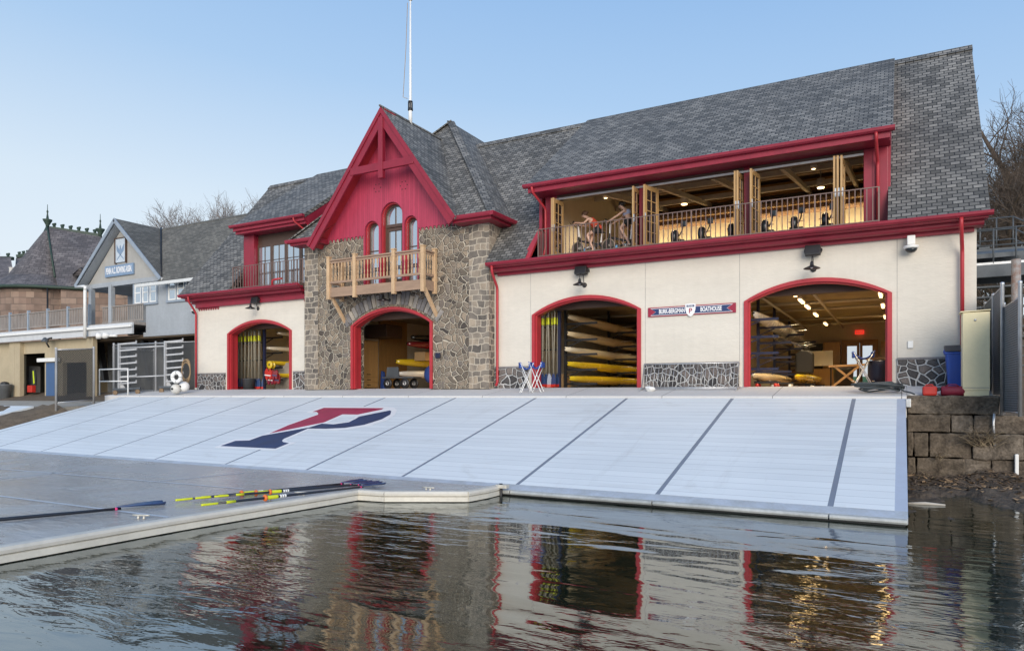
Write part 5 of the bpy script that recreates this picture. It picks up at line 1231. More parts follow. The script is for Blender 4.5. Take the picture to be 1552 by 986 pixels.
fr = MB(); fr.box(-2.75,-2.62,17.9,18.05,ZF,5.05); fr.box(-1.18,-1.05,17.9,18.05,ZF,5.05); fr.box(-2.62,-1.18,17.9,18.05,4.92,5.05)
for x0, x1 in ((-2.62,-1.905),(-1.895,-1.18)):
    fr.box(x0,x0+.13,18.0,18.06,ZF,4.92); fr.box(x1-.13,x1,18.0,18.06,ZF,4.92); fr.box(x0+.13,x1-.13,18.0,18.06,ZF,ZF+.35); fr.box(x0+.13,x1-.13,18.0,18.06,4.75,4.92)
gd = P_(fr, 'glazed_door', 'ply')
gm, tt_, bb = nt('clear_glass'); bb.inputs['Transmission Weight'].default_value = 1; bb.inputs['Roughness'].default_value = .0; bb.inputs['IOR'].default_value = 1.02
for x0, x1 in ((-2.49,-2.035),(-1.765,-1.31)): MB().box(x0,x1,18.02,18.03,ZF+.35,4.75).build('pane', gm, gd)
tag(grid_sheet('lawn', pm('mown_grass', (.06,.16,.03), .9, var=.35, scale=8), lin(-14,12,6), [18.4,26,40,60], lambda x, y: 2.42+max(0,y-26)*.05), kind='structure')
t = thing('exit_sign', 'small red glowing EXIT sign above the glazed doors at the back of the widest bay', 'sign', (-1.9,17.9,5.45))
MB().box(-2.11,-1.69,17.86,17.95,5.35,5.56).build('sign_box', M['exit'], t, .01); text('EXIT', .16, (-1.9,17.855,5.455), (1,0,0), (0,0,1), 'signwhite', t, ext=.002)
t = thing('dark_barrel', 'black barrel with a board across it, inside the widest bay near the door post', 'barrel', (-.55,2.2,ZF)); MB().lathe([(.29,0),(.32,.3),(.32,.6),(.3,.8),(.28,.82),(.26,.6)], (-.62,2.2,ZF), n=22).build('barrel', M['navy'], t); MB().box(-1.0,-.2,1.95,2.5,ZF+.86,ZF+.92).build('board', M['card'], t)
t = thing('dark_barrel', 'dark plastic tub farther inside the widest bay, left of the glazed doors', 'barrel', (-2.0,8.5,ZF)); MB().lathe([(.33,0),(.38,.75),(.4,.8)], (-2.05,8.5,ZF), n=20).build('barrel', M['black'], t); MB().box(-2.4,-1.5,8.3,8.9,ZF+.81,ZF+.9).build('lid', M['bronze'], t)
sling('boat_sling','boat sling with dark strap standing inside the widest bay',-1.05,1.7,ZF,R(8),1.05,.58,'folding boat slings')
t = thing('sawhorse', 'wooden sawhorse with crossed legs behind the inner boat sling', 'sawhorse', (-1.4,3.6,ZF))
for a, b_ in (((-2.1,3.6,ZF),(-1.2,3.6,ZF+.75)),((-1.2,3.65,ZF),(-2.0,3.65,ZF+.7))): MB().bar(a, b_, .07, .07).build('leg', M['ply'], t)
MB().bar((-2.2,3.62,ZF+.72),(-1.0,3.62,ZF+.76),.07,.07).build('beam', M['ply'], t)
# ceiling pipes and lamps
mb = MB()
for y, z in ((3.3,5.72),(6.0,5.70),(8.6,5.74),(12.2,5.7),(15,5.7)): mb.tube([(-5.6,y,z),(1.1,y,z)], .06, 8)
for x in (-4.3,-2.6): mb.tube([(x,2.4,5.62),(x,16.5,5.62)], .05, 8)
P_(mb, 'ceiling_pipe', 'pipe')
mb = MB()
for y in (3.5,7,11): mb.tube([(-13,y,5.72),(-6.3,y,5.72)], .06, 8)
P_(mb, 'ceiling_pipe', 'pipe')
def lamp_glow(x, y, z, sx, sy, W, col=(1.0,.76,.42), up=False):
    l = bpy.data.lights.new('lamp_glow', 'AREA'); l.shape = 'RECTANGLE'; l.size = sx; l.size_y = sy; l.energy = W; l.color = col; l.spread = R(115)
    o = bpy.data.objects.new('lamp_glow', l); C.objects.link(o); o.location = (x,y,z)
    if up: o.rotation_euler.x = R(150)
def tube_lamp(x, y, z, L, label, grp, W=48):
    t = thing('ceiling_light', label, 'lamp', (x,y,z), grp)
    MB().box(x-.07,x+.07,y-L/2,y+L/2,z+.025,z+.09).build('housing', M['white'], t); MB().box(x-.045,x+.045,y-L/2+.02,y+L/2-.02,z-.03,z+.024).build('light_tube', M['tubelight'], t)
    lamp_glow(x, y, z-.05, .1, L, W)
OR = ('first','second','third','fourth','fifth')
for i, y in enumerate((2.2,4.3,6.2,9.2,13.6)): tube_lamp(-3.15, y, 5.56, 1.15, f'{OR[i]} tube lamp from the door over the boat racks of the widest bay', 'tube lamps over the rack side')
for i, y in enumerate((2.3,4.2,7.6,12)): tube_lamp(-.62, y, 5.6, 1.15, f'{OR[i]} tube lamp from the door over the open side of the widest bay', 'tube lamps over the open side')
for i, y in enumerate((4.0,8.0)): tube_lamp(-8.9, y, 5.72, 1.2, f'{OR[i]} tube lamp from the door over the cream shells beside the name sign', 'tube lamps over the racked shells')
for i, x in enumerate((-25.6,)): tube_lamp(x, 5, 5.75, 1.2, 'tube lamp on the ceiling of the smallest bay left of the stone gable', None, 90)
tube_lamp(-17.0, 5.0, 5.75, 1.2, 'tube lamp on the ceiling behind the stone arch', None, 150)
# -- gym
lamp_glow(-6, 9.9, 9.33, 10.5, .15, 22, (1.0,.78,.48), True)
P_(MB().box(DX0+.4,DX1-.4,10.1,10.25,9.26,9.30), 'strip_light', glow('warm_strip_light', (1.0,.74,.36), 5))
for i, (u, v, y) in enumerate(((918,300,3.0),(1008,287,3.6),(1233,256,3.6))):
    p = atY(u, v, y); z = min(11.28, p.z+.0)
    t = thing('downlight', ('small round ceiling downlight above the two cyclists','small round ceiling downlight between the cyclists and the middle red post','small round ceiling downlight near the last folding door')[i], 'lamp', (p.x,y,z), 'downlights in the gym ceiling')
    MB().lathe([(.11,0),(.11,.08),(.02,max(.1,11.3-z))], (p.x,y,z), n=16).build('housing', M['white'], t); MB().lathe([(.06,-.012),(.065,-.002)], (p.x,y,z), n=16).build('lens', M['downlight'], t); lamp_glow(p.x, y, z-.03, .15, .15, 50, (1.0,.78,.5))
for i, (u, v, y) in enumerate(((1037,309,5.5),(1244,284,5.5))):
    p = atY(u, v, y); t = thing('pendant_light', ('short cylinder lamp hanging under the beam left of the middle red post','short cylinder lamp hanging under the beam by the last folding doors')[i], 'lamp', (p.x,y,p.z), 'cylinder lamps in the gym')
    MB().lathe([(.14,0),(.14,.32),(.02,.33),(.02,11.3-p.z)], (p.x,y,p.z), n=16).build('cylinder', M['beam'], t); MB().lathe([(.12,-.03),(.125,-.002)], (p.x,y,p.z), n=16).build('lens', M['downlight'], t)
GF = 7.25
def erg():
    t = thing('rowing_machine', 'rowing machine', 'rowing machine', (0,0,0), 'rowing machines along the gym railing')
    MB().lathe([(.05,-.09),(.24,-.085),(.27,-.05),(.27,.05),(.24,.085),(.05,.09)], (0,0,.33), (1,0,0), 22).build('flywheel_cage', M['screen'], t)
    MB().box(-.05,.05,.2,2.3,.33,.40).build('slide_rail', M['steel'], t, .01); MB().bar((0,.2,.33),(0,-.28,.12),.06,.06).build('front_leg', M['black'], t); MB().box(-.3,.3,-.32,-.26,.0,.05).build('front_foot', M['black'], t); MB().bar((0,2.1,.33),(0,2.25,.0),.05,.05).build('rear_leg', M['black'], t)
    MB().box(-.15,.15,1.2,1.5,.42,.47).build('seat', M['black'], t, .02); MB().tube([(.1,.12,.4),(.16,.3,.62),(.17,.42,.86)], .02, 8).build('monitor_arm', M['black'], t); MB().box(.08,.27,.40,.44,.78,.98).build('monitor', M['screen'], t, .01)
    MB().tube([(-.22,.3,.5),(.22,.3,.5)], .017, 8).build('pull_handle', M['cedar'], t); MB().box(-.2,-.07,.35,.6,.2,.34).build('foot_plate', M['black'], t); MB().box(.07,.2,.35,.6,.2,.34).build('foot_plate', M['black'], t)
    return t
e0 = erg(); LB = ('rowing machine nearest the cyclists, behind the railing','second rowing machine from the cyclists behind the railing','rowing machine half hidden by the folding doors at the middle red post','rowing machine just right of the middle red post','second rowing machine right of the middle red post','rowing machine nearest the last folding doors')
for i, u in enumerate((1023,1064,1109,1160,1204,1251)):
    e_ = e0 if i == 0 else copy_tree(e0); e_['label'] = LB[i]; e_.location = (fx(u,.95), .95, GF)
# ================================================================ CYCLISTS AND THEIR STATIONARY BIKES
def skin(verts, edges, root=0, sub=2):
    me = bpy.data.meshes.new('k'); me.from_pydata([v[0] for v in verts], edges, []); o = bpy.data.objects.new('k', me); C.objects.link(o)
    sm = o.modifiers.new('skin', 'SKIN'); sm.use_smooth_shade = True
    for i, v in enumerate(me.skin_vertices[0].data): r = verts[i][1]; v.radius = r if isinstance(r, tuple) else (r, r); v.use_root = (i == root)
    ss = o.modifiers.new('sub', 'SUBSURF'); ss.levels = sub; ss.render_levels = sub
    bpy.context.view_layer.update()
    m2 = bpy.data.meshes.new_from_object(o.evaluated_get(bpy.context.evaluated_depsgraph_get()))
    bpy.data.objects.remove(o); bpy.data.meshes.remove(me)
    return m2
def person(label, Y, J, top_m, hair_m, shorts_m, crop, shoe_m):
    """J: pixel joints in side view; limbs are set apart in depth round the plane y = Y"""
    g = lambda k, dy=0: atY(*J[k], Y) + Vector((0, dy, 0))
    hip, ch, nk, hd = g('hip'), g('chest'), g('neck'), g('head')
    waist = hip.lerp(ch, .48)
    t = thing('person', label, 'person', hip); t.location = hip
    V = [(hip,(.115,.14)),(waist,(.088,.12)),(ch,(.10,.135)),(nk,(.05,.052)),(hd+Vector((.0,0,-.06)),(.082,.075)),(hd+Vector((-.004,0,.055)),(.105,.09))]
    E = [(0,1),(1,2),(2,3),(3,4),(4,5)]
    hands = []
    for s_, a in ((-1,'n'),(1,'f')):
        i = len(V)
        sh, el, wr = g('sh',s_*.17), g('el'+a,s_*.21), g('wr'+a,s_*.20)
        d = (wr-el).normalized(); pl = wr + d*.075
        V += [(sh,.052),(el,.038),(wr,.026),(pl,(.024,.034))]; E += [(2,i),(i,i+1),(i+1,i+2),(i+2,i+3)]; hands.append((wr, pl, d, s_))
        i = len(V)
        hp, kn, an = hip+Vector((0,s_*.095,-.03)), g('kn'+a,s_*.10), g('an'+a,s_*.11); mid = hp.lerp(kn,.5)
        heel = an+Vector((.045,0,-.05)); toe = an+Vector((-.17,0,-.09))
        calf = kn.lerp(an,.3)
        V += [(hp,.092),(mid,.078),(kn,.056),(calf,.054),(an,.036),(an+Vector((-.05,0,-.06)),.034),(toe,.026)]; E += [(0,i),(i,i+1),(i+1,i+2),(i+2,i+3),(i+3,i+4),(i+4,i+5),(i+5,i+6)]
    body = MB(); body.smooth = True; body.merge(skin(V, E))
    for wr, pl, d, s_ in hands:      # four fingers of unequal length curled down over the bar, and a thumb from the palm side
        side = Vector((0,1,0)); down = Vector((0,0,-1))
        for k, l in enumerate((.072,.08,.074,.058)):
            b0 = pl + side*((k-1.5)*.019) - d*.01
            body.merge(skin([(b0,.0085),(b0+d*l*.45+down*.006,.0085),(b0+d*l*.6+down*.034,.008),(b0+d*l*.38+down*.056,.0065)], [(0,1),(1,2),(2,3)], sub=1))
        b0 = wr.lerp(pl,.4) - side*s_*.025
        body.merge(skin([(b0,.011),(b0+d*.03-side*s_*.022+down*.012,.0095),(b0+d*.05-side*s_*.016+down*.035,.0075)], [(0,1),(1,2)], sub=1))
    f = Vector((-1,0,-.12)).normalized()
    c0 = hd+Vector((-.004,0,.0))
    body.ball(c0+f*.086+Vector((0,0,-.012)), .016, 8, 6, 1.1, .8, 1.4)                                   # nose
    for s_ in (-1,1): body.ball(c0+Vector((.012,s_*.078,-.005)), .022, 8, 6, .7, .4, 1.2)                   # ears
    body.ball(c0+f*.07+Vector((0,0,-.062)), .03, 8, 6, .7, .9, .6)                                       # chin
    bo = body.build('body', M['skin'], t)
    ey = MB()
    for s_ in (-1,1): ey.ball(c0+f*.074+Vector((0,s_*.03,.018)), .010, 8, 6)
    ey.build('eyes', M['black'], t)
    MB().box(c0.x-.087,c0.x-.06,c0.y-.022,c0.y+.022,c0.z-.05,c0.z-.043).build('mouth', M['redhull'], t)
    hr = MB(); hr.ball(hd+Vector((.026,0,.045)), .108, 16, 10, 1.05, .92, 1.0); hr.ball(hd+Vector((.125,0,.075)), .048, 10, 8); hr.build('hair', hair_m, t)
    if crop: T = [(waist.lerp(ch,.15),(.13,.16)),(waist.lerp(ch,.6),(.14,.175)),(ch,(.15,.185)),(ch.lerp(nk,.4),(.11,.14))]
    else: T = [(hip+(hip-waist)*.35,(.13,.16)),(hip,(.14,.168)),(waist,(.118,.15)),(ch,(.128,.165)),(ch.lerp(nk,.5),(.075,.10))]
    tp = MB(); tp.smooth = True; tp.merge(skin(T, [(i,i+1) for i in range(len(T)-1)])); 
    for s_ in (-1,1): tp.merge(skin([(ch+Vector((0,s_*.08,0)),.045),(g('sh',s_*.12),.05)], [(0,1)], sub=1))
    tp.build('jersey' if not crop else 'crop_top', top_m, t)
    S = [(hip.lerp(waist,.55),(.135,.165)),(hip,(.155,.185))]; E2 = [(0,1)]
    for s_, a in ((-1,'n'),(1,'f')):
        hp, kn = hip+Vector((0,s_*.095,-.03)), g('kn'+a,s_*.10); i = len(S); S += [(hp,.125),(hp.lerp(kn,.3),.112),(hp.lerp(kn,.52),.10)]; E2 += [(1,i),(i,i+1),(i+1,i+2)]
    so = MB(); so.smooth = True; so.merge(skin(S, E2)); so.build('shorts', shorts_m, t)
    for s_, a in ((-1,'n'),(1,'f')):
        an = g('an'+a,s_*.11); k = MB(); k.smooth = True; k.merge(skin([(an+Vector((.05,0,-.055)),.04),(an+Vector((-.04,0,-.06)),(.042,.04)),(an+Vector((-.18,0,-.095)),.032)], [(0,1),(1,2)])); k.build('shoe', shoe_m, t)
    return t
def bike(label, wheel, grip, saddle, pa, pb, Y, bl):
    w_ = atY(*wheel, Y); gr = atY(*grip, Y); sd = atY(*saddle, Y)
    t = thing('exercise_bike', label, 'exercise bike', ((w_.x+sd.x)/2,Y,GF), 'exercise bikes behind the railing')
    rr = .235; zc = GF+.36
    c = Vector((w_.x,Y,zc)); ring_ = [c+Vector((rr*math.cos(a),0,rr*math.sin(a))) for a in [2*math.pi*i/28 for i in range(28)]]
    fw = MB().tube(ring_, .028, 8, closed=True).build('flywheel', pm('tan_flywheel_rim', (.30,.25,.19), .45, .4), t)
    MB().lathe([(.03,-.06),(.05,-.02),(rr-.02,-.006),(rr-.02,.006),(.05,.02),(.03,.06)], c, (0,1,0), 28).build('disc', pm('grey_disc', (.14,.13,.12), .4, .5), fw)
    cr = Vector((sd.x-.22,Y,GF+.34)); fr = MB()
    fr.bar(c+Vector((.05,.07,.3)), (sd.x-.02,Y,GF+.42), .06, .08); fr.bar(c+Vector((0,.07,0)), c+Vector((.08,.07,.42)), .04, .06); fr.bar(c+Vector((0,-.07,0)), c+Vector((.08,-.07,.42)), .04, .06)
    fr.bar((sd.x-.02,Y,GF+.42), (sd.x+.16,Y,GF+.05), .05, .07); fr.bar(cr, (sd.x-.02,Y,GF+.5), .05, .06); fr.bar(c+Vector((0,.0,-.1)), cr, .05, .05); fr.bar(c+Vector((0,.07,0)), (c.x-.05,Y,GF+.05), .04, .05)
    fr.box(c.x-.1,c.x,Y-.27,Y+.27,GF+.01,GF+.07); fr.box(sd.x+.1,sd.x+.2,Y-.27,Y+.27,GF+.01,GF+.07); fr.build('frame', M['black'], t, .006)
    sp_ = MB(); sp_.bar((c.x+.07,Y,GF+.75), (gr.x+.06,Y,gr.z-.04), .05, .06); sp_.build('handlebar_post', M['white'], t)
    hb = MB(); 
    for s_ in (-1,1): hb.tube([(gr.x+.08,Y,gr.z-.05),(gr.x+.06,Y+s_*.2,gr.z-.05),(gr.x-.12,Y+s_*.21,gr.z-.045),(gr.x-.2,Y+s_*.19,gr.z+.05)], .016, 8)
    hb.build('handlebar', M['black'], t)
    MB().obox((gr.x-.13,Y,gr.z+.1), (.01,0,.045), (0,.05,0), (.012,0,-.003)).build('console', M['black'], t)
    MB().bar((sd.x,Y,GF+.5), (sd.x+.05,Y,sd.z-.06), .045, .055).build('seat_post', M['white'], t)
    k = MB(); k.prism([(sd.x+.15,Y-.09,sd.z-.06),(sd.x+.15,Y+.09,sd.z-.06),(sd.x-.02,Y+.05,sd.z-.06),(sd.x-.16,Y+.02,sd.z-.06),(sd.x-.16,Y-.02,sd.z-.06),(sd.x-.02,Y-.05,sd.z-.06)], (0,0,.06)); k.build('saddle', M['black'], t, .02)
    for s_, q in ((-1,pa),(1,pb)):
        e = atY(*q, Y); d = Vector((e.x+.06-cr.x,0,e.z-.11-cr.z)); d = d.normalized()*.17; m_ = MB(); m_.bar(cr+Vector((0,s_*.06,0)), cr+d+Vector((0,s_*.06,0)), .02, .03); co_ = m_.build('crank_arm', M['steel'], t)
        MB().box(cr.x+d.x-.05,cr.x+d.x+.05,Y+s_*.12-.045,Y+s_*.12+.045,cr.z+d.z-.012,cr.z+d.z+.012).build('pedal', M['black'], co_)
    b_ = thing('water_bottle', bl, 'bottle', (c.x+.42,Y-.3,GF), 'water bottles by the exercise bikes')
    MB().lathe([(.045,0),(.05,.02),(.05,.24),(.03,.28)], (c.x+.42,Y-.3,GF+.0), n=14).build('flask', pm('sky_blue_bottle', (.10,.36,.66), .35), b_); MB().lathe([(.032,.281),(.032,.33)], (c.x+.42,Y-.3,GF), n=12).build('cap', M['black'], b_)
Yc = 1.15
person('person in orange red top bent low over an exercise bike, brown hair in a bun', Yc, dict(hip=(908,347),chest=(896,334),neck=(890.5,329.5),head=(885.3,325.8),sh=(894.5,333),eln=(888,340),wrn=(877,339.5),elf=(887.5,340.5),wrf=(876.5,340.5),knn=(891.5,356.5),ann=(900.5,378.5),knf=(897,352),anf=(893,371)), M['coral'], M['hairb'], M['shorts'], False, M['white'])
person('person in pale blue crop top and black shorts sitting upright on an exercise bike', Yc, dict(hip=(953.5,333),chest=(949.5,321.5),neck=(945.5,316),head=(941.3,311.2),sh=(949,320.5),eln=(937.5,329.5),wrn=(926,336.5),elf=(937,330),wrf=(925.5,337),knn=(941.5,346.5),ann=(955,369),knf=(939.5,350),anf=(943.5,373)), M['lilac'], M['haird'], M['shorts'], True, M['white'])
bike('black exercise bike under the person in orange red', (875.7,375), (874,340.5), (911,351.5), (900.5,378.5), (893,371), Yc, 'blue water bottle on the floor by the orange red rider')
bike('black exercise bike under the person in pale blue', (922,367.5), (923,337), (956,338), (955,369), (943.5,373), Yc, 'blue water bottle on the floor by the pale blue rider')
# ================================================================ NEIGHBOURS ON THE LEFT
def Q(o, name, m, root, bevel=0): return o.build(name, M[m] if isinstance(m, str) else m, root, bevel)
# ---- grey clubhouse with a gabled porch
cl = thing('clubhouse', 'grey stucco rowing clubhouse with gabled porch and olive shingle roof', 'clubhouse', (-38,2,1.95))
YN = 1.3
Q(MB().box(-36.35,-30.9,YN,YN+.3,5.55,8.2), 'wall', 'greystucco', cl)
Q(MB().box(-31.2,-30.9,YN+.3,9,2,8.2), 'wall', 'greystucco', cl)
Q(MB().box(-36.5,-30.9,YN-.06,YN+.0,5.38,5.62), 'base_moulding', 'greystucco', cl, .02)
gA = atY(174,331,.75); gL = atY(115,431,.75); gR = atY(243,419,.75)
def rslope(foot, y0, y1, th, off, m, name):
    d = (foot-gA).normalized(); n = Vector((-d.z,0,d.x)); n = n if n.z > 0 else -n
    p0, p1 = gA+n*off, foot+n*off
    return Q(MB().prism([Vector((p0.x,y0,p0.z)),Vector((p1.x,y0,p1.z)),Vector((p1.x,y1,p1.z)),Vector((p0.x,y1,p0.z))], -n*th), name, m, cl)
for f in (gL, gR):
    rslope(f, .75, 3.6, .12, 0, 'slate_old', 'roof'); rslope(f, .80, 1.29, .05, -.123, 'greystucco', 'soffit')
    d = (f-gA).normalized(); n = Vector((-d.z,0,d.x)); n = n if n.z > 0 else -n
    Q(MB().prism([gA+n*.03-Vector((0,.07,0)), f+n*.03+d*.1-Vector((0,.07,0)), f-n*.16+d*.1-Vector((0,.07,0)), gA-n*.16+Vector((0,-.07,-.04))], (0,.06,0)), 'bargeboard', 'bluepaint', cl, .01)
Q(MB().prism([(gL.x+.4,1.25,gL.z-.02),(gR.x-.25,1.25,gR.z-.02),(gA.x,1.25,gA.z-.3)], (0,.12,0)), 'gable_wall', 'tanstucco', cl)
Q(MB().box(gL.x+.2,gR.x,1.18,1.38,gL.z-.25,gL.z-.0), 'porch_beam', 'greystucco', cl)
# main roof behind
d0, d1 = (0.7,8.2), (3.55,12.0)
for y0z, y1z, xe in ((d0,d1,gR.x-.1),((6.6,8.2),(3.551,11.99),-38.3)):
    dv = Vector((0,y1z[0]-y0z[0],y1z[1]-y0z[1])).normalized(); n = Vector((0,-dv.z,dv.y)); n = n if n.z > 0 else -n
    Q(MB().prism([(xe,*y0z),(-30.72,*y0z),(-30.72,*y1z),(-38.35,*y1z)], -n*.14), 'roof', 'slate_old', cl)
Q(MB().prism([(-30.72,.68,8.06),(-30.72,.68,8.24),(-30.72,3.55,12.06),(-30.72,3.55,11.86)], (.08,0,0)), 'rake_board', 'alu', cl)
Q(MB().box(-36.2,-30.7,.62,.74,8.0,8.16), 'gutter', 'alu', cl); Q(MB().box(gR.x+.05,gR.x+.12,.74,.9,8.2,8.4), 'rain_head', 'alu', cl)
Q(MB().tube([(-38.25,3.52,12.03),(gR.x+.02,.78,8.4)], .05, 6), 'valley_flashing', 'black', cl)
Q(MB().box(-38.3,-30.9,8.9,9.0,2,8.2), 'wall', 'greystucco', cl)
def win3(xa, xb, z0, z1, Y, n=3):
    f = MB(); w4 = (xb-xa)/n
    f.box(xa-.12,xb+.12,Y-.07,Y+.02,z1,z1+.12); f.box(xa-.14,xb+.14,Y-.1,Y+.02,z0-.12,z0); f.box(xa-.12,xa,Y-.07,Y+.02,z0,z1); f.box(xb,xb+.12,Y-.07,Y+.02,z0,z1)
    for i in range(1,n): f.box(xa+i*w4-.05,xa+i*w4+.05,Y-.06,Y+.02,z0,z1)
    wn = Q(f, 'window', 'bluepaint', cl, .006)
    for i in range(n):
        a, b_ = xa+i*w4+(.05 if i else 0), xa+(i+1)*w4-(.05 if i < n-1 else 0); s_ = MB()
        for k in ((a,a+.07,z0,z1),(b_-.07,b_,z0,z1)): s_.box(k[0],k[1],Y-.045,Y+.01,k[2],k[3])
        for k in (z0,(z0+z1)/2-.03,z1-.07): s_.box(a+.07,b_-.07,Y-.042,Y+.008,k,k+.07)
        s_.build('sash', M['white'], wn); MB().box(a+.06,b_-.06,Y-.02,Y+.005,z0+.05,z1-.05).build('pane', M['glass'], wn)
za1, zb1 = atY(220,427,YN).z, atY(220,459,YN).z
win3(atY(205,440,YN).x, atY(238,440,YN).x, zb1, za1, YN); win3(atY(256,440,YN).x, atY(294,440,YN).x, zb1, za1, YN)
# porch recess, posts
Q(MB().box(-42.2,-36.36,4.0,4.2,5.9,8.6), 'porch_wall', 'greystucco', cl); Q(MB().box(-36.36,-36.2,YN+.3,4.1,5.9,8.5), 'porch_wall', 'greystucco', cl)
Q(MB().box(-42.2,-36.36,1.4,4.1,8.35,8.45), 'porch_ceiling', 'greystucco', cl)
for u in (138.5,168.5): x = fx(u,1.2); Q(MB().box(x-.13,x+.13,1.1,1.36,6.0,8.45), 'porch_post', 'greystucco', cl, .02)
# gable sign and crest panel
p0, p1 = atY(160,413,1.2), atY(203,406,1.2); zc2 = (p0.z+p1.z)/2; xc2 = (p0.x+p1.x)/2; hw2 = (p1.x-p0.x)/2
t = thing('club_sign', 'long blue sign with pale lettering on the grey clubhouse gable', 'sign', (xc2,1.2,zc2))
Q(MB().box(xc2-hw2,xc2+hw2,1.15,1.24,zc2-.31,zc2+.31), 'board', 'signblue', t, .01)
text('PENN A.C. ROWING ASSN.', .50, (xc2,1.145,zc2), (1,0,0), (0,0,1), 'signwhite', t, fit=hw2*1.82, bold=.008)
p = atY(183.5,379.5,1.2)
t = thing('crest_panel', 'tall pale panel with a blue oar crest near the clubhouse gable peak', 'panel', (p.x,1.2,p.z))
Q(MB().box(p.x-.45,p.x+.45,1.16,1.24,p.z-.66,p.z+.66), 'panel', pm('pale_crest_panel', (.50,.57,.64), .4, var=.15), t)
fr = MB(); fr.box(p.x-.53,p.x-.452,1.13,1.245,p.z-.72,p.z+.72); fr.box(p.x+.452,p.x+.5,1.13,1.245,p.z-.72,p.z+.72); fr.box(p.x-.452,p.x+.452,1.13,1.245,p.z+.665,p.z+.72); Q(fr, 'frame', 'brownframe', t)
K_ = .66
cr = MB(); cr.prism([(p.x+x,1.15,p.z+z*K_) for x, z in ((-.2,.1),(.2,.1),(.2,-.12),(.1,-.3),(0,-.38),(-.1,-.3),(-.2,-.12))], (0,.008,0))
for s_ in (-1,1):
    cr.bar((p.x-s_*.3,1.154,p.z-.5),(p.x+s_*.3,1.154,p.z+.0),.012,.05); cr.prism([(p.x+s_*x,1.148+.001*s_,p.z+z*K_) for x, z in ((.12,.12),(.34,.55),(.33,.05),(.2,-.2))], (0,.008,0))
cr.prism([(p.x+x,1.146,p.z+z*K_) for x, z in ((-.06,.12),(.06,.12),(.03,.42),(-.03,.42))], (0,.006,0)); Q(cr, 'crest', 'signblue', t)
# ---- long deck with picket railing and the store below
XL = -70
dkx = fx(137,.6)
t = thing('upper_deck', 'long raised deck with grey picket railing and pale fascia left of the clubhouse porch', 'deck', (-48,1,6))
Q(MB().box(XL,-36.4,.62,4.0,6.02,6.18), 'deck_boards', 'decking', t)
Q(MB().box(XL,-36.36,.5,.615,5.5,6.12), 'fascia', pm('pale_grey_fascia', (.56,.58,.60), .6, var=.1, streak=.1), t, .01)
Q(MB().box(XL,-36.3,.36,.5,5.86,6.0), 'gutter', 'white', t, .02)
Q(MB().tube(bend([(dkx-.05,.35,8.3),(dkx-.05,.35,8.2),(dkx,.3,8.1),(dkx,.3,5.4)]), .09, 10), 'downspout', 'white', t)
Q(MB().tube([(gL.x+.1,.7,8.45),(dkx-.3,.4,8.35),(dkx-.05,.35,8.3)], .08, 8), 'downspout', 'white', t)
xs = []
x = dkx-.2
def picket_run(xa, xb, y):
    n = max(2, int((xb-xa)/.16)); mb = MB()
    for i in range(n): q = xa+(xb-xa)*(i+.5)/n; mb.box(q-.04,q+.04,y-.015,y+.015,6.36,7.16)
    Q(mb, 'picket_panel', 'decking', t)
    r_ = MB(); r_.box(xa,xb,y-.06,y+.06,7.16,7.22); r_.box(xa,xb,y-.03,y+.03,6.28,6.36); Q(r_, 'hand_rail', 'decking', t)
while x > XL+2:
    Q(MB().box(x-.07,x+.07,.6,.74,6.1,7.36), 'deck_post', 'bluepaint', t, .01); picket_run(x-2.05, x-.075, .67); x -= 2.12
picket_run(dkx+.15, fx(168,1.2)-.1, 1.2); picket_run(fx(168,1.2)+.15, -36.4, 1.2)
st = thing('storage_bay', 'tan walled open store under the raised deck', 'building', (-45,1.5,1.95))
gx0, gx1 = fx(33,1.0), fx(68,1.0)
for x0, x1, z0, z1 in ((XL,gx0,1.9,5.5),(gx1,fx(95,1.0),1.9,5.5),(gx0,gx1,4.75,5.5),(fx(95,1.0),fx(135,1.0),4.1,5.5)):
    Q(MB().box(x0,x1,1.0,1.25,z0,z1), 'wall', 'tanwall', st)
for u in (22,30,140): x = fx(u,.9); Q(MB().box(x-.3,x+.3,.75,1.0,1.9,5.5), 'pier', 'tanwall', st)
Q(MB().box(XL,-31.2,8,8.2,1.9,5.5), 'wall', 'tanwall', st); Q(MB().box(XL,-31.2,1.3,8,1.85,1.97), 'floor', 'oldconcrete', st); Q(MB().box(XL,-31.2,1.3,8,5.3,5.49), 'ceiling', 'darkceil', st)
Q(MB().box(gx0+.02,gx0+.14,.96,1.0,1.95,4.75), 'jamb', 'white', st)
a, b_ = fx(70,.98), fx(83,.98); dr = Q(MB().box(a,b_,.96,1.0,1.97,4.15), 'door', pm('dusty_blue_door', (.05,.11,.24), .5, var=.12), st, .01); 
Q(MB().box(fx(57,.85),fx(90,.85),.8,.9,4.2,4.42), 'canopy', 'white', st)
for u in (160,190,228,258): 
    x = fx(u,2.2); Q(MB().bar((x,2.2,3.0),(x-.6,2.2,5.5),.3,.25), 'brace', 'black', st)
for u in (178,215,244): x = fx(u,3); Q(MB().box(x-1.0,x+1.0,3.0,3.2,1.95,5.3), 'back_panel', pm('dim_panel', (.12,.12,.115), .8), st)
p = atY(28+14,575,.6)
hj = thing('hi_vis_jacket', 'dark jacket with a hi-vis yellow stripe hanging in the store doorway', 'jacket', (fx(49,1.4),1.4,4))
x, z = fx(50,1.4), atY(50,572,1.4).z
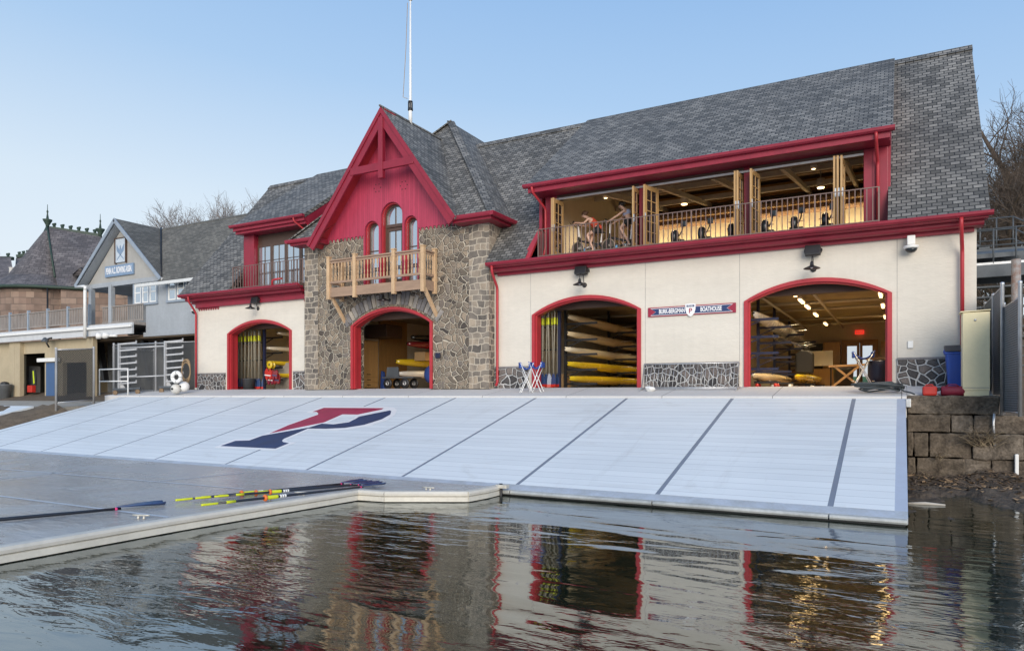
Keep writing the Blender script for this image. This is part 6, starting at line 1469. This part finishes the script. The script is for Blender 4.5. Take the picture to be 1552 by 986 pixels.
mb = MB(); mb.prism([(x-.14,1.4,z+.5),(x+.14,1.4,z+.5),(x+.24,1.4,z-.1),(x+.2,1.4,z-.5),(x-.2,1.4,z-.45)], (0,.12,0)); Q(mb, 'body', pm('dark_jacket', (.03,.035,.04), .8), hj, .03); Q(MB().prism([(x-.02,1.385,z+.42),(x+.1,1.385,z+.42),(x+.2,1.385,z-.35),(x+.06,1.385,z-.4)], (0,.01,0)), 'hi_vis_stripe', 'hivis', hj)
Q(MB().box(x-.26,x-.15,1.42,1.54,z-.35,z+.35), 'sleeve', 'black', hj, .03)
x, z = fx(48.5,1.2), atY(48,589,1.2).z; t = tag(MB().box(x-.28,x+.26,1.05,1.3,z-.22,z+.22).build('red_crate', M['gasred'], None, .03), 'red box below the hi-vis jacket in the store doorway', 'crate')
x, z = fx(39,2), 1.97; t = tag(MB().box(x-.45,x+.4,2,2.7,z,z+2.1).build('locker', M['tanstucco'], None, .02), 'pale metal locker inside the store doorway', 'locker')
x = fx(8,.3); t = thing('trash_can', 'grey round trash can against the tan wall', 'trash can', (x,.3,1.9))
Q(MB().lathe([(.3,0),(.36,.85),(.38,.86),(.38,.92),(.33,.93)], (x,.3,1.93), n=20), 'barrel', pm('grey_plastic', (.13,.14,.15), .5), t); Q(MB().ball((x-.05,.3,2.9), .25, 10, 6, 1, 1, .5), 'bin_bag', 'black', t)
# neighbour's slipway
mb = MB(); mb.prism([(-56,-4.4,1.66),(-36.4,-4.4,1.66),(-36.4,-12,-.35),(-56,-12,-.35)], (0,0,-.18)); tag(mb.build('boat_ramp', M['ramp']), 'narrow strip of the neighbouring club pale slipway beside the earth bank', 'ramp')
p = atY(78,516,.48); t = thing('flood_light', 'dark curved bracket lamp under the raised deck edge above the store', 'lamp', (p.x,.45,p.z))
Q(MB().tube([(p.x,.99,p.z+.15),(p.x,.6,p.z+.2),(p.x,.3,p.z+.1),(p.x,.2,p.z-.15),(p.x,.35,p.z-.4)], .05, 8), 'bracket', 'black', t); Q(MB().lathe([(.06,.2),(.16,.05),(.22,-.05),(.2,-.06)], (p.x-.45,.35,p.z), (0,0,1), 14), 'lamp_shade', 'greysteel', t)
p = atY(165,508,.45); t = thing('flood_light', 'white twin flood light under the raised deck by the clubhouse wall', 'lamp', (p.x,.45,p.z))
Q(MB().tube([(p.x-.6,.45,p.z),(p.x+.7,.45,p.z-.05)], .06, 8), 'arm', 'white', t)
for s_ in (-.5,.1): Q(MB().lathe([(.06,0),(.16,.12),(.18,.3),(.17,.31)], (p.x+s_,.42,p.z-.05), (-.6,-.6,.1), 14), 'lamp_head', 'white', t)
# ---- chain link fence pieces
def fence(name, label, a, b_, h, zb, group=None, posts=2, cat='fence', slat=False, mm='chain'):
    a, b_ = Vector(a), Vector(b_); t = thing(name, label, cat, ((a+b_)/2).to_tuple())
    d = (b_-a); o_ = Vector((0,0,1)); 
    MB().quad(a+o_*.06, b_+o_*.06, b_+o_*(h-.03), a+o_*(h-.03)).build('wire_mesh', M[mm], t)
    n = 2 if posts < 2 else posts
    for i in range(n):
        p = a.lerp(b_, i/(n-1)); mb = MB(); post(mb, p.x, p.y, p.z-zb, p.z+h, .05); mb.build('fence_post', M['dullalu'], t)
    for z in ((h-.03,) if not slat else (h-.03,.08)): MB().tube([a+o_*z, b_+o_*z], .022, 8).build('rail', M['steel'], t)
    return t
fa, fb = atX(85,616,-34.05), atX(142,612,-34.05); fa.z = 1.75; fb.z = 1.9
fence('chain_link_gate','chain link gate panel between the terrace and the slipway top',fa,fb,2.55,.4,cat='gate',slat=True,mm='chaindense')
fence('chain_link_fence','chain link fence behind the silver boat rack, ending at the red downspout',(-34.9,-1.4,2.25),(-30.75,.35,2.4),2.5,.2,posts=3)
fence('chain_link_fence','chain link side fence receding behind the gate along the terrace end',(-35.0,-1.35,2.0),(-35.2,1.0,2.0),2.6,.2,posts=2)
# boat rack
t = thing('boat_rack', 'silver wheeled boat rack with two ladders of padded arms before the chain link fence', 'boat rack', (-33,-1.3,2.25))
ra, rb = Vector((-33.9,-1.75,2.2)), Vector((-31.75,-.75,2.3)); dv = (rb-ra).normalized()
for p, nm in ((ra,0),(rb,1)):
    Q(MB().bar(p+Vector((0,0,.3)), p+Vector((0,0,2.55)), .11, .11), 'upright', 'dullalu', t, .01)
    for k in range(7):
        z = .55+k*.325
        Q(MB().bar(p+Vector((.05,0,z)), p+dv*.95+Vector((0,-.05,z+.03)), .06, .08), 'rack_arm', 'dullalu', t, .01)
        Q(MB().bar(p+dv*.93+Vector((0,-.05,z+.0)), p+dv*.93+Vector((0,-.05,z+.14)), .05, .05), 'arm_stop', 'dullalu', t)
    Q(MB().bar(p-dv*.3+Vector((0,0,.28)), p+dv*1.1+Vector((0,0,.28)), .14, .1), 'foot_beam', 'greysteel', t, .01)
    Q(MB().prism([p+Vector((0,0,.33)),p+dv*.3+Vector((0,0,.33)),p+Vector((0,0,.8))],(0,.03,0)), 'gusset', 'dullalu', t)
    for s_ in (-.2,.95): Q(MB().lathe([(.10,-.04),(.12,-.03),(.12,.03),(.10,.04)], p+dv*s_+Vector((0,0,.12)), (dv.y,-dv.x,0), 14), 'wheel', pm('tan_tyre', (.22,.15,.09), .8), t)
for z in (2.3,.85): Q(MB().tube([ra+Vector((0,0,z)), rb+Vector((0,0,z))], .035, 8), 'tie_bar', 'dullalu', t)
# white barrier
t = thing('guard_rail', 'white tube guard rail at the top corner of the slipway', 'guard rail', (-34,-1.9,2.17))
ga, gb = Vector((fx(151,-1.93),-1.93,2.17)), Vector((fx(194,-1.93),-1.93,2.17))
Q(MB().tube([ga, ga+Vector((0,0,1.3)), gb+Vector((0,0,1.3)), gb], .035, 8), 'frame', 'white', t); Q(MB().tube([ga+Vector((0,0,.7)), gb+Vector((0,0,.7))], .03, 8), 'mid_rail', 'white', t)
# life ring, buoys, rope
p = atD(267.5,571,32.6); t = thing('life_ring', 'white life ring hung on the fence beside the coil of tan rope', 'life ring', p)
pts = [p+Vector((math.cos(a)*.19*_c, math.cos(a)*.19*_s, math.sin(a)*.21)) for a in [2*math.pi*i/24 for i in range(24)]]
Q(MB().tube(pts, .085, 12, closed=True), 'ring', 'white', t)
for a in (0,1.57,3.14,4.71): 
    c = p+Vector((math.cos(a)*.19*_c, math.cos(a)*.19*_s, math.sin(a)*.21)); Q(MB().ball(c, .092, 10, 6), 'strap', pm('grey_strap', (.45,.45,.43), .7), t)
for u, v, dep, lb, r in ((267,589,32.8,'grey white mooring buoy under the life ring',.24),(279,585.5,33,'cream mooring buoy under the tan rope coil',.24)):
    p = atD(u,v,dep); t = thing('mooring_buoy', lb, 'buoy', p, 'mooring buoys by the fence'); Q(MB().ball(p, r, 18, 12), 'float', 'white' if u > 270 else pm('scuffed_buoy', (.55,.54,.5), .5, var=.25), t); Q(MB().lathe([(.05,0),(.05,.06)], p+Vector((.05,-r*.9,0)), (0,-1,0), 10), 'eye', 'black', t)
rnd = random.Random(4); pts = []
p = atD(282,562,33.3)
for i in range(120):
    a = i/120*2*math.pi*6; k = i/120
    pts.append(p+Vector((math.cos(a)*(.2+.07*math.sin(a*.3))*_c, math.cos(a)*.2*_s+.05*math.sin(a*.7), math.sin(a)*(.48+.09*math.sin(a*.23+1)))))
tag(MB().tube(pts, .02, 6).build('rope_coil', M['rope']), 'coil of tan rope hanging on the fence next to the red downspout', 'rope')

# ---- brown sandstone boathouse far left
DB = 60.0
T = atD(92,430,DB); T.z = 0
bs = thing('stone_boathouse', 'brown sandstone boathouse with conical purple slate turret far left', 'building', (T.x,T.y,2))
bz0 = 1.5
def PX(u, v, dy): return atD(u, v, DB+dy)                      # a point of this building seen at u, v and dy metres behind its front
def V3(u, dy, z): q = atD(u, 598, DB+dy); return Vector((q.x, q.y, z))
def zz(v, dy): return atD(500, v, DB+dy).z
ez = zz(433,0); TC = V3(80,4.5,0); tr_ = 4.6
Q(MB().lathe([(tr_,bz0),(tr_,ez+.1)], (TC.x,TC.y,0), n=48, smooth=False), 'turret_wall', 'brownstone', bs)
mb = MB(); n = 40; k1 = zz(420,3); base = []; b2 = []
apx = PX(72,343,4.5)
for i in range(n):
    a = 2*math.pi*i/n; base.append(TC+Vector((math.cos(a)*(tr_+.5),math.sin(a)*(tr_+.5),ez-.05))); b2.append(TC+Vector((-.25,0,0))+Vector((math.cos(a)*3.35,math.sin(a)*3.35,k1)))
mb.add(base+b2+[apx], [[i,(i+1)%n,n+(i+1)%n,n+i] for i in range(n)]+[[n+i,n+(i+1)%n,2*n] for i in range(n)]); Q(mb, 'turret_roof', 'slate_purple', bs)
r1 = PX(152,357,5.5); e0, e1 = PX(84,421,.7), PX(190,432,1.5); f0, f1 = PX(88,434,-.2), PX(200,446,.4)
mb = MB(); mb.add([apx,r1,e1,e0], [[0,1,2,3]]); mb.add([e0,e1,f1,f0], [[0,1,2,3]]); mb.add([apx,r1,PX(190,470,12),PX(60,470,12)], [[0,1,2,3]]); mb.add([r1,e1,PX(190,470,12)], [[0,1,2]]); Q(mb, 'roof', 'slate_purple', bs)
Q(MB().tube([apx+Vector((.05,-.05,0)), e0+Vector((0,-.05,.05))], .08, 6), 'hip_roll', 'green', bs)
def wallq(ua, da, ub, db, th=1.0):
    p, q = V3(ua,da,bz0), V3(ub,db,bz0); w_ = Vector((-_s,_c,0))*th
    return MB().prism([p, q, q+w_, p+w_], (0,0,ez-bz0-.05))
Q(wallq(92,.05,210,.75), 'wall', 'brownstone', bs); Q(wallq(-160,2.0,24,2.0,6), 'wall', 'brownstone', bs)
lz = zz(393,7); 
mb = MB(); mb.add([V3(-170,1.5,ez),V3(24,1.5,ez),V3(16,6.5,lz+.2),V3(-170,6.5,lz+.2)], [[0,1,2,3]]); Q(mb, 'roof', 'slate_purple', bs)
mb = MB(); mb.add([PX(22,418,5),PX(60,418,5),PX(60,384,8),PX(24,391,8)], [[0,1,2,3]]); Q(mb, 'roof', 'slate_purple', bs)
Q(MB().tube([V3(-170,1.4,ez),V3(22,1.4,ez)], .16, 8), 'eave_trim', 'green', bs)
Q(MB().tube([TC+Vector((math.cos(a)*(tr_+.45),math.sin(a)*(tr_+.45),ez-.08)) for a in [YAW+R(d) for d in range(180,300,8)]]+[V3(200,.3,ez-.4)], .15, 8), 'eave_trim', 'green', bs)
Q(MB().tube([V3(12,1.3,ez),V3(12,1.3,3)], .14, 8), 'downspout', 'green', bs); Q(MB().tube([V3(72,-.2,ez-.1),V3(72,-.2,3)], .07, 8), 'downspout', 'black', bs)
q = V3(18,3.5,0); Q(MB().lathe([(.22,zz(424,3.5)),(.22,zz(406,3.5)),(.26,zz(405.5,3.5))], q, n=10), 'vent_pipe', 'white', bs)
for q in (apx, r1): Q(MB().lathe([(.15,-.4),(.15,.1),(.36,.5),(.4,.62),(.12,.66),(.05,1.2),(.09,1.35),(.03,1.5),(.02,2.0)], q, n=10), 'finial', 'green', bs)
mb = MB(); mb.lathe([(.62,-1.25),(.1,.05)], apx, n=16); Q(mb, 'apex_cap', 'green', bs)
def cresting(p, q, n, s=1.0):
    mb = MB(); mb.bar(p+Vector((0,0,.02)), q+Vector((0,0,.02)), .3, .3)
    for i in range(n):
        c = p.lerp(q, (i+.5)/n)+Vector((0,0,.12)); mb.box(c.x-.14*s,c.x+.14*s,c.y-.06,c.y+.06,c.z,c.z+.22*s); mb.box(c.x-.24*s,c.x+.24*s,c.y-.06,c.y+.06,c.z+.222*s,c.z+.4*s)
    Q(mb, 'ridge_cresting', 'green', bs)
cresting(PX(76,346,4.6), PX(150,357,5.5), 6); cresting(PX(-150,392,6.5), PX(20,392,6.5), 11); cresting(PX(26,389,8), PX(58,383,8), 5, .8)
p0 = PX(107,417,.2); mb = MB(); a_, b_, c_, d_ = PX(108,417,-.2), PX(122,405,-.2), PX(128,417,.2), PX(126,404,2.5); mb.add([a_,b_,d_,PX(112,415,2.5)], [[0,1,2,3]]); mb.add([b_,c_,PX(134,414,2.5),d_], [[0,1,2,3]]); mb.add([PX(110,418,0),b_,c_], [[0,1,2]]); Q(mb, 'roof_dormer', 'slate_purple', bs)
for u, v, dy in ((2,470,1.8),(21,467,.4)):
    q = PX(u, v, dy); Q(MB().box(q.x-.45,q.x+.45,q.y-.15,q.y+.1,q.z-.9,q.z+.45), 'window', pm('dull_red_window', (.16,.04,.03), .5), bs)

# ================================================================ TREES
def tree(name, label, base, H, r0, seed, mt, mtw, spread=.6, levels=5, lean=(0,0), group=None, first=.3, dense=3, rmin=.006):
    rnd = random.Random(seed); t = thing(name, label, 'tree', base, group); tk = MB(); cr = MB()
    def grow(p, d, L, r, lv):
        n = 4 if lv < 2 else 3; pts = [p]; q = p.copy(); dd = d.copy()
        for i in range(n):
            dd = (dd + Vector((rnd.gauss(0,.13),rnd.gauss(0,.13),rnd.gauss(.03,.09)))).normalized(); q = q + dd*(L/n); pts.append(q.copy())
        rs = [r*(1-.5*i/n) for i in range(n+1)]
        (tk if lv == 0 else cr).tube(pts, rs, 8 if lv == 0 else (5 if lv < 3 else 3), caps=False)
        if lv >= levels: return
        k = rnd.randint(dense, dense+2) if lv else dense+4
        for j in range(k):
            s_ = first+(1-first)*(j+rnd.random())/k if lv == 0 else .3+.7*(j+rnd.random())/k
            i = min(n-1, int(s_*n)); b_ = pts[i].lerp(pts[i+1], s_*n-i)
            a = rnd.uniform(0,6.28); o = Vector((math.cos(a),math.sin(a),0)); o = (o - d*o.dot(d)).normalized()
            nd = (d*rnd.uniform(.5,.95) + o*rnd.uniform(.5,1.0)*spread*1.5 + Vector((0,0,.15))).normalized()
            grow(b_, nd, L*rnd.uniform(.5,.72), max(rmin, r*(1-.5*s_)*rnd.uniform(.42,.62)), lv+1)
        grow(pts[-1], (dd+Vector((rnd.gauss(0,.25),rnd.gauss(0,.25),.1))).normalized(), L*.62, r*.5, lv+1)
    grow(Vector(base), Vector((lean[0],lean[1],1)).normalized(), H*.42, r0, 0)
    tk.build('trunk', mt, t); cr.build('crown', mtw, t)
    return t
def tbase(u, dep, z=2.2): p = atD(u, 598, dep); return (p.x, p.y, z)
tree('bare_tree','big bare tree with dark trunk rising behind the steel staircase',tbase(1529,40),19,.8,21,M['bark'],M['twig'],.62,5,(.0,0),first=.35,dense=4,rmin=.011)
tree('bare_tree','slender bare tree leaning in behind the roof end, left of the dark trunk',tbase(1508,47),19,.36,5,M['bark'],M['twig'],.55,5,(.05,0),rmin=.011)
tree('bare_tree','bare tree with spreading branches at the far right picture edge',tbase(1580,36),17,.4,9,M['bark'],M['twig'],.65,5,(-.05,0),dense=4,rmin=.010)
for i, (u, dep, H, lb) in enumerate(((276,62,18.2,'pale bare tree over the clubhouse roof, lowest of the row'),(300,66,20.5,'pale bare tree over the clubhouse roof, second of the row'),(335,64,20.4,'pale bare tree over the clubhouse roof with a rounded top'),(372,60,19.0,'pale bare tree over the clubhouse roof next to the boathouse slates'))):
    tree('bare_tree',lb,tbase(u,dep,2.5),H*.89,.26,30+i,M['bark'],M['fartwig'],.5,5,dense=4,rmin=.014,group='bare trees beyond the clubhouse roof')
# ================================================================ CAMERA, SKY, SUN
cd = bpy.data.cameras.new('camera'); co = bpy.data.objects.new('camera', cd); C.objects.link(co)
co.location = CAM; co.rotation_euler = (R(90), 0, YAW)
cd.sensor_width = 36; cd.sensor_fit = 'HORIZONTAL'; cd.lens = 36*FOC/1552; cd.shift_y = (HOR-493)/1552
cd.clip_end = 3000; cd.clip_start = .1
bpy.context.scene.camera = co
sc = bpy.context.scene
w = bpy.data.worlds.new('World'); sc.world = w; w.use_nodes = True
t = w.node_tree; bg = t.nodes['Background']
SUN_EL, SUN_ROT = 18, 148
sky = t.nodes.new('ShaderNodeTexSky'); sky.sky_type = 'NISHITA'; sky.sun_disc = False
sky.sun_elevation = R(SUN_EL); sky.sun_rotation = R(SUN_ROT); sky.altitude = 0; sky.air_density = 1.0; sky.dust_density = 2.2; sky.ozone_density = 2.0
EXPO, STR = .45, .12
geo = t.nodes.new('ShaderNodeTexCoord'); sp = t.nodes.new('ShaderNodeSeparateXYZ'); t.links.new(geo.outputs['Generated'], sp.inputs[0])
tt = mth(t, 'ADD', sp.outputs[2], mth(t, 'MULTIPLY', sp.outputs[0], .10))
k = 1/STR/2**EXPO
grad = ramp(t, tt, [(0,(.86,.92,.97)), (.17,(.73,.85,.96)), (.34,(.44,.645,.915)), (.46,(.33,.545,.87)), (1,(.21,.40,.76))])
sc_ = t.nodes.new('ShaderNodeVectorMath'); sc_.operation = 'SCALE'; sc_.inputs['Scale'].default_value = k; t.links.new(grad, sc_.inputs[0])
t.links.new(mixc(t, .9, sky.outputs[0], sc_.outputs[0]), bg.inputs['Color']); bg.inputs['Strength'].default_value = STR
ld = bpy.data.lights.new('sun', 'SUN'); ld.energy = 2.2; ld.angle = R(40); ld.color = (1.0,.90,.78)
lo = bpy.data.objects.new('sun', ld); C.objects.link(lo)
a = R(SUN_ROT); e = R(SUN_EL); sd = Vector((math.sin(a)*math.cos(e), math.cos(a)*math.cos(e), math.sin(e)))
lo.rotation_euler = sd.to_track_quat('Z', 'Y').to_euler(); lo.location = (0,-30,40)
sc.view_settings.view_transform = 'Standard'; sc.view_settings.look = 'None'; sc.view_settings.gamma = 1
sc.view_settings.use_curve_mapping = False; sc.view_settings.exposure = EXPO
sc.cycles.use_denoising = True
sc.cycles.max_bounces = 8; sc.cycles.diffuse_bounces = 4; sc.cycles.glossy_bounces = 4; sc.cycles.transparent_max_bounces = 12
sc.cycles.sample_clamp_indirect = 6
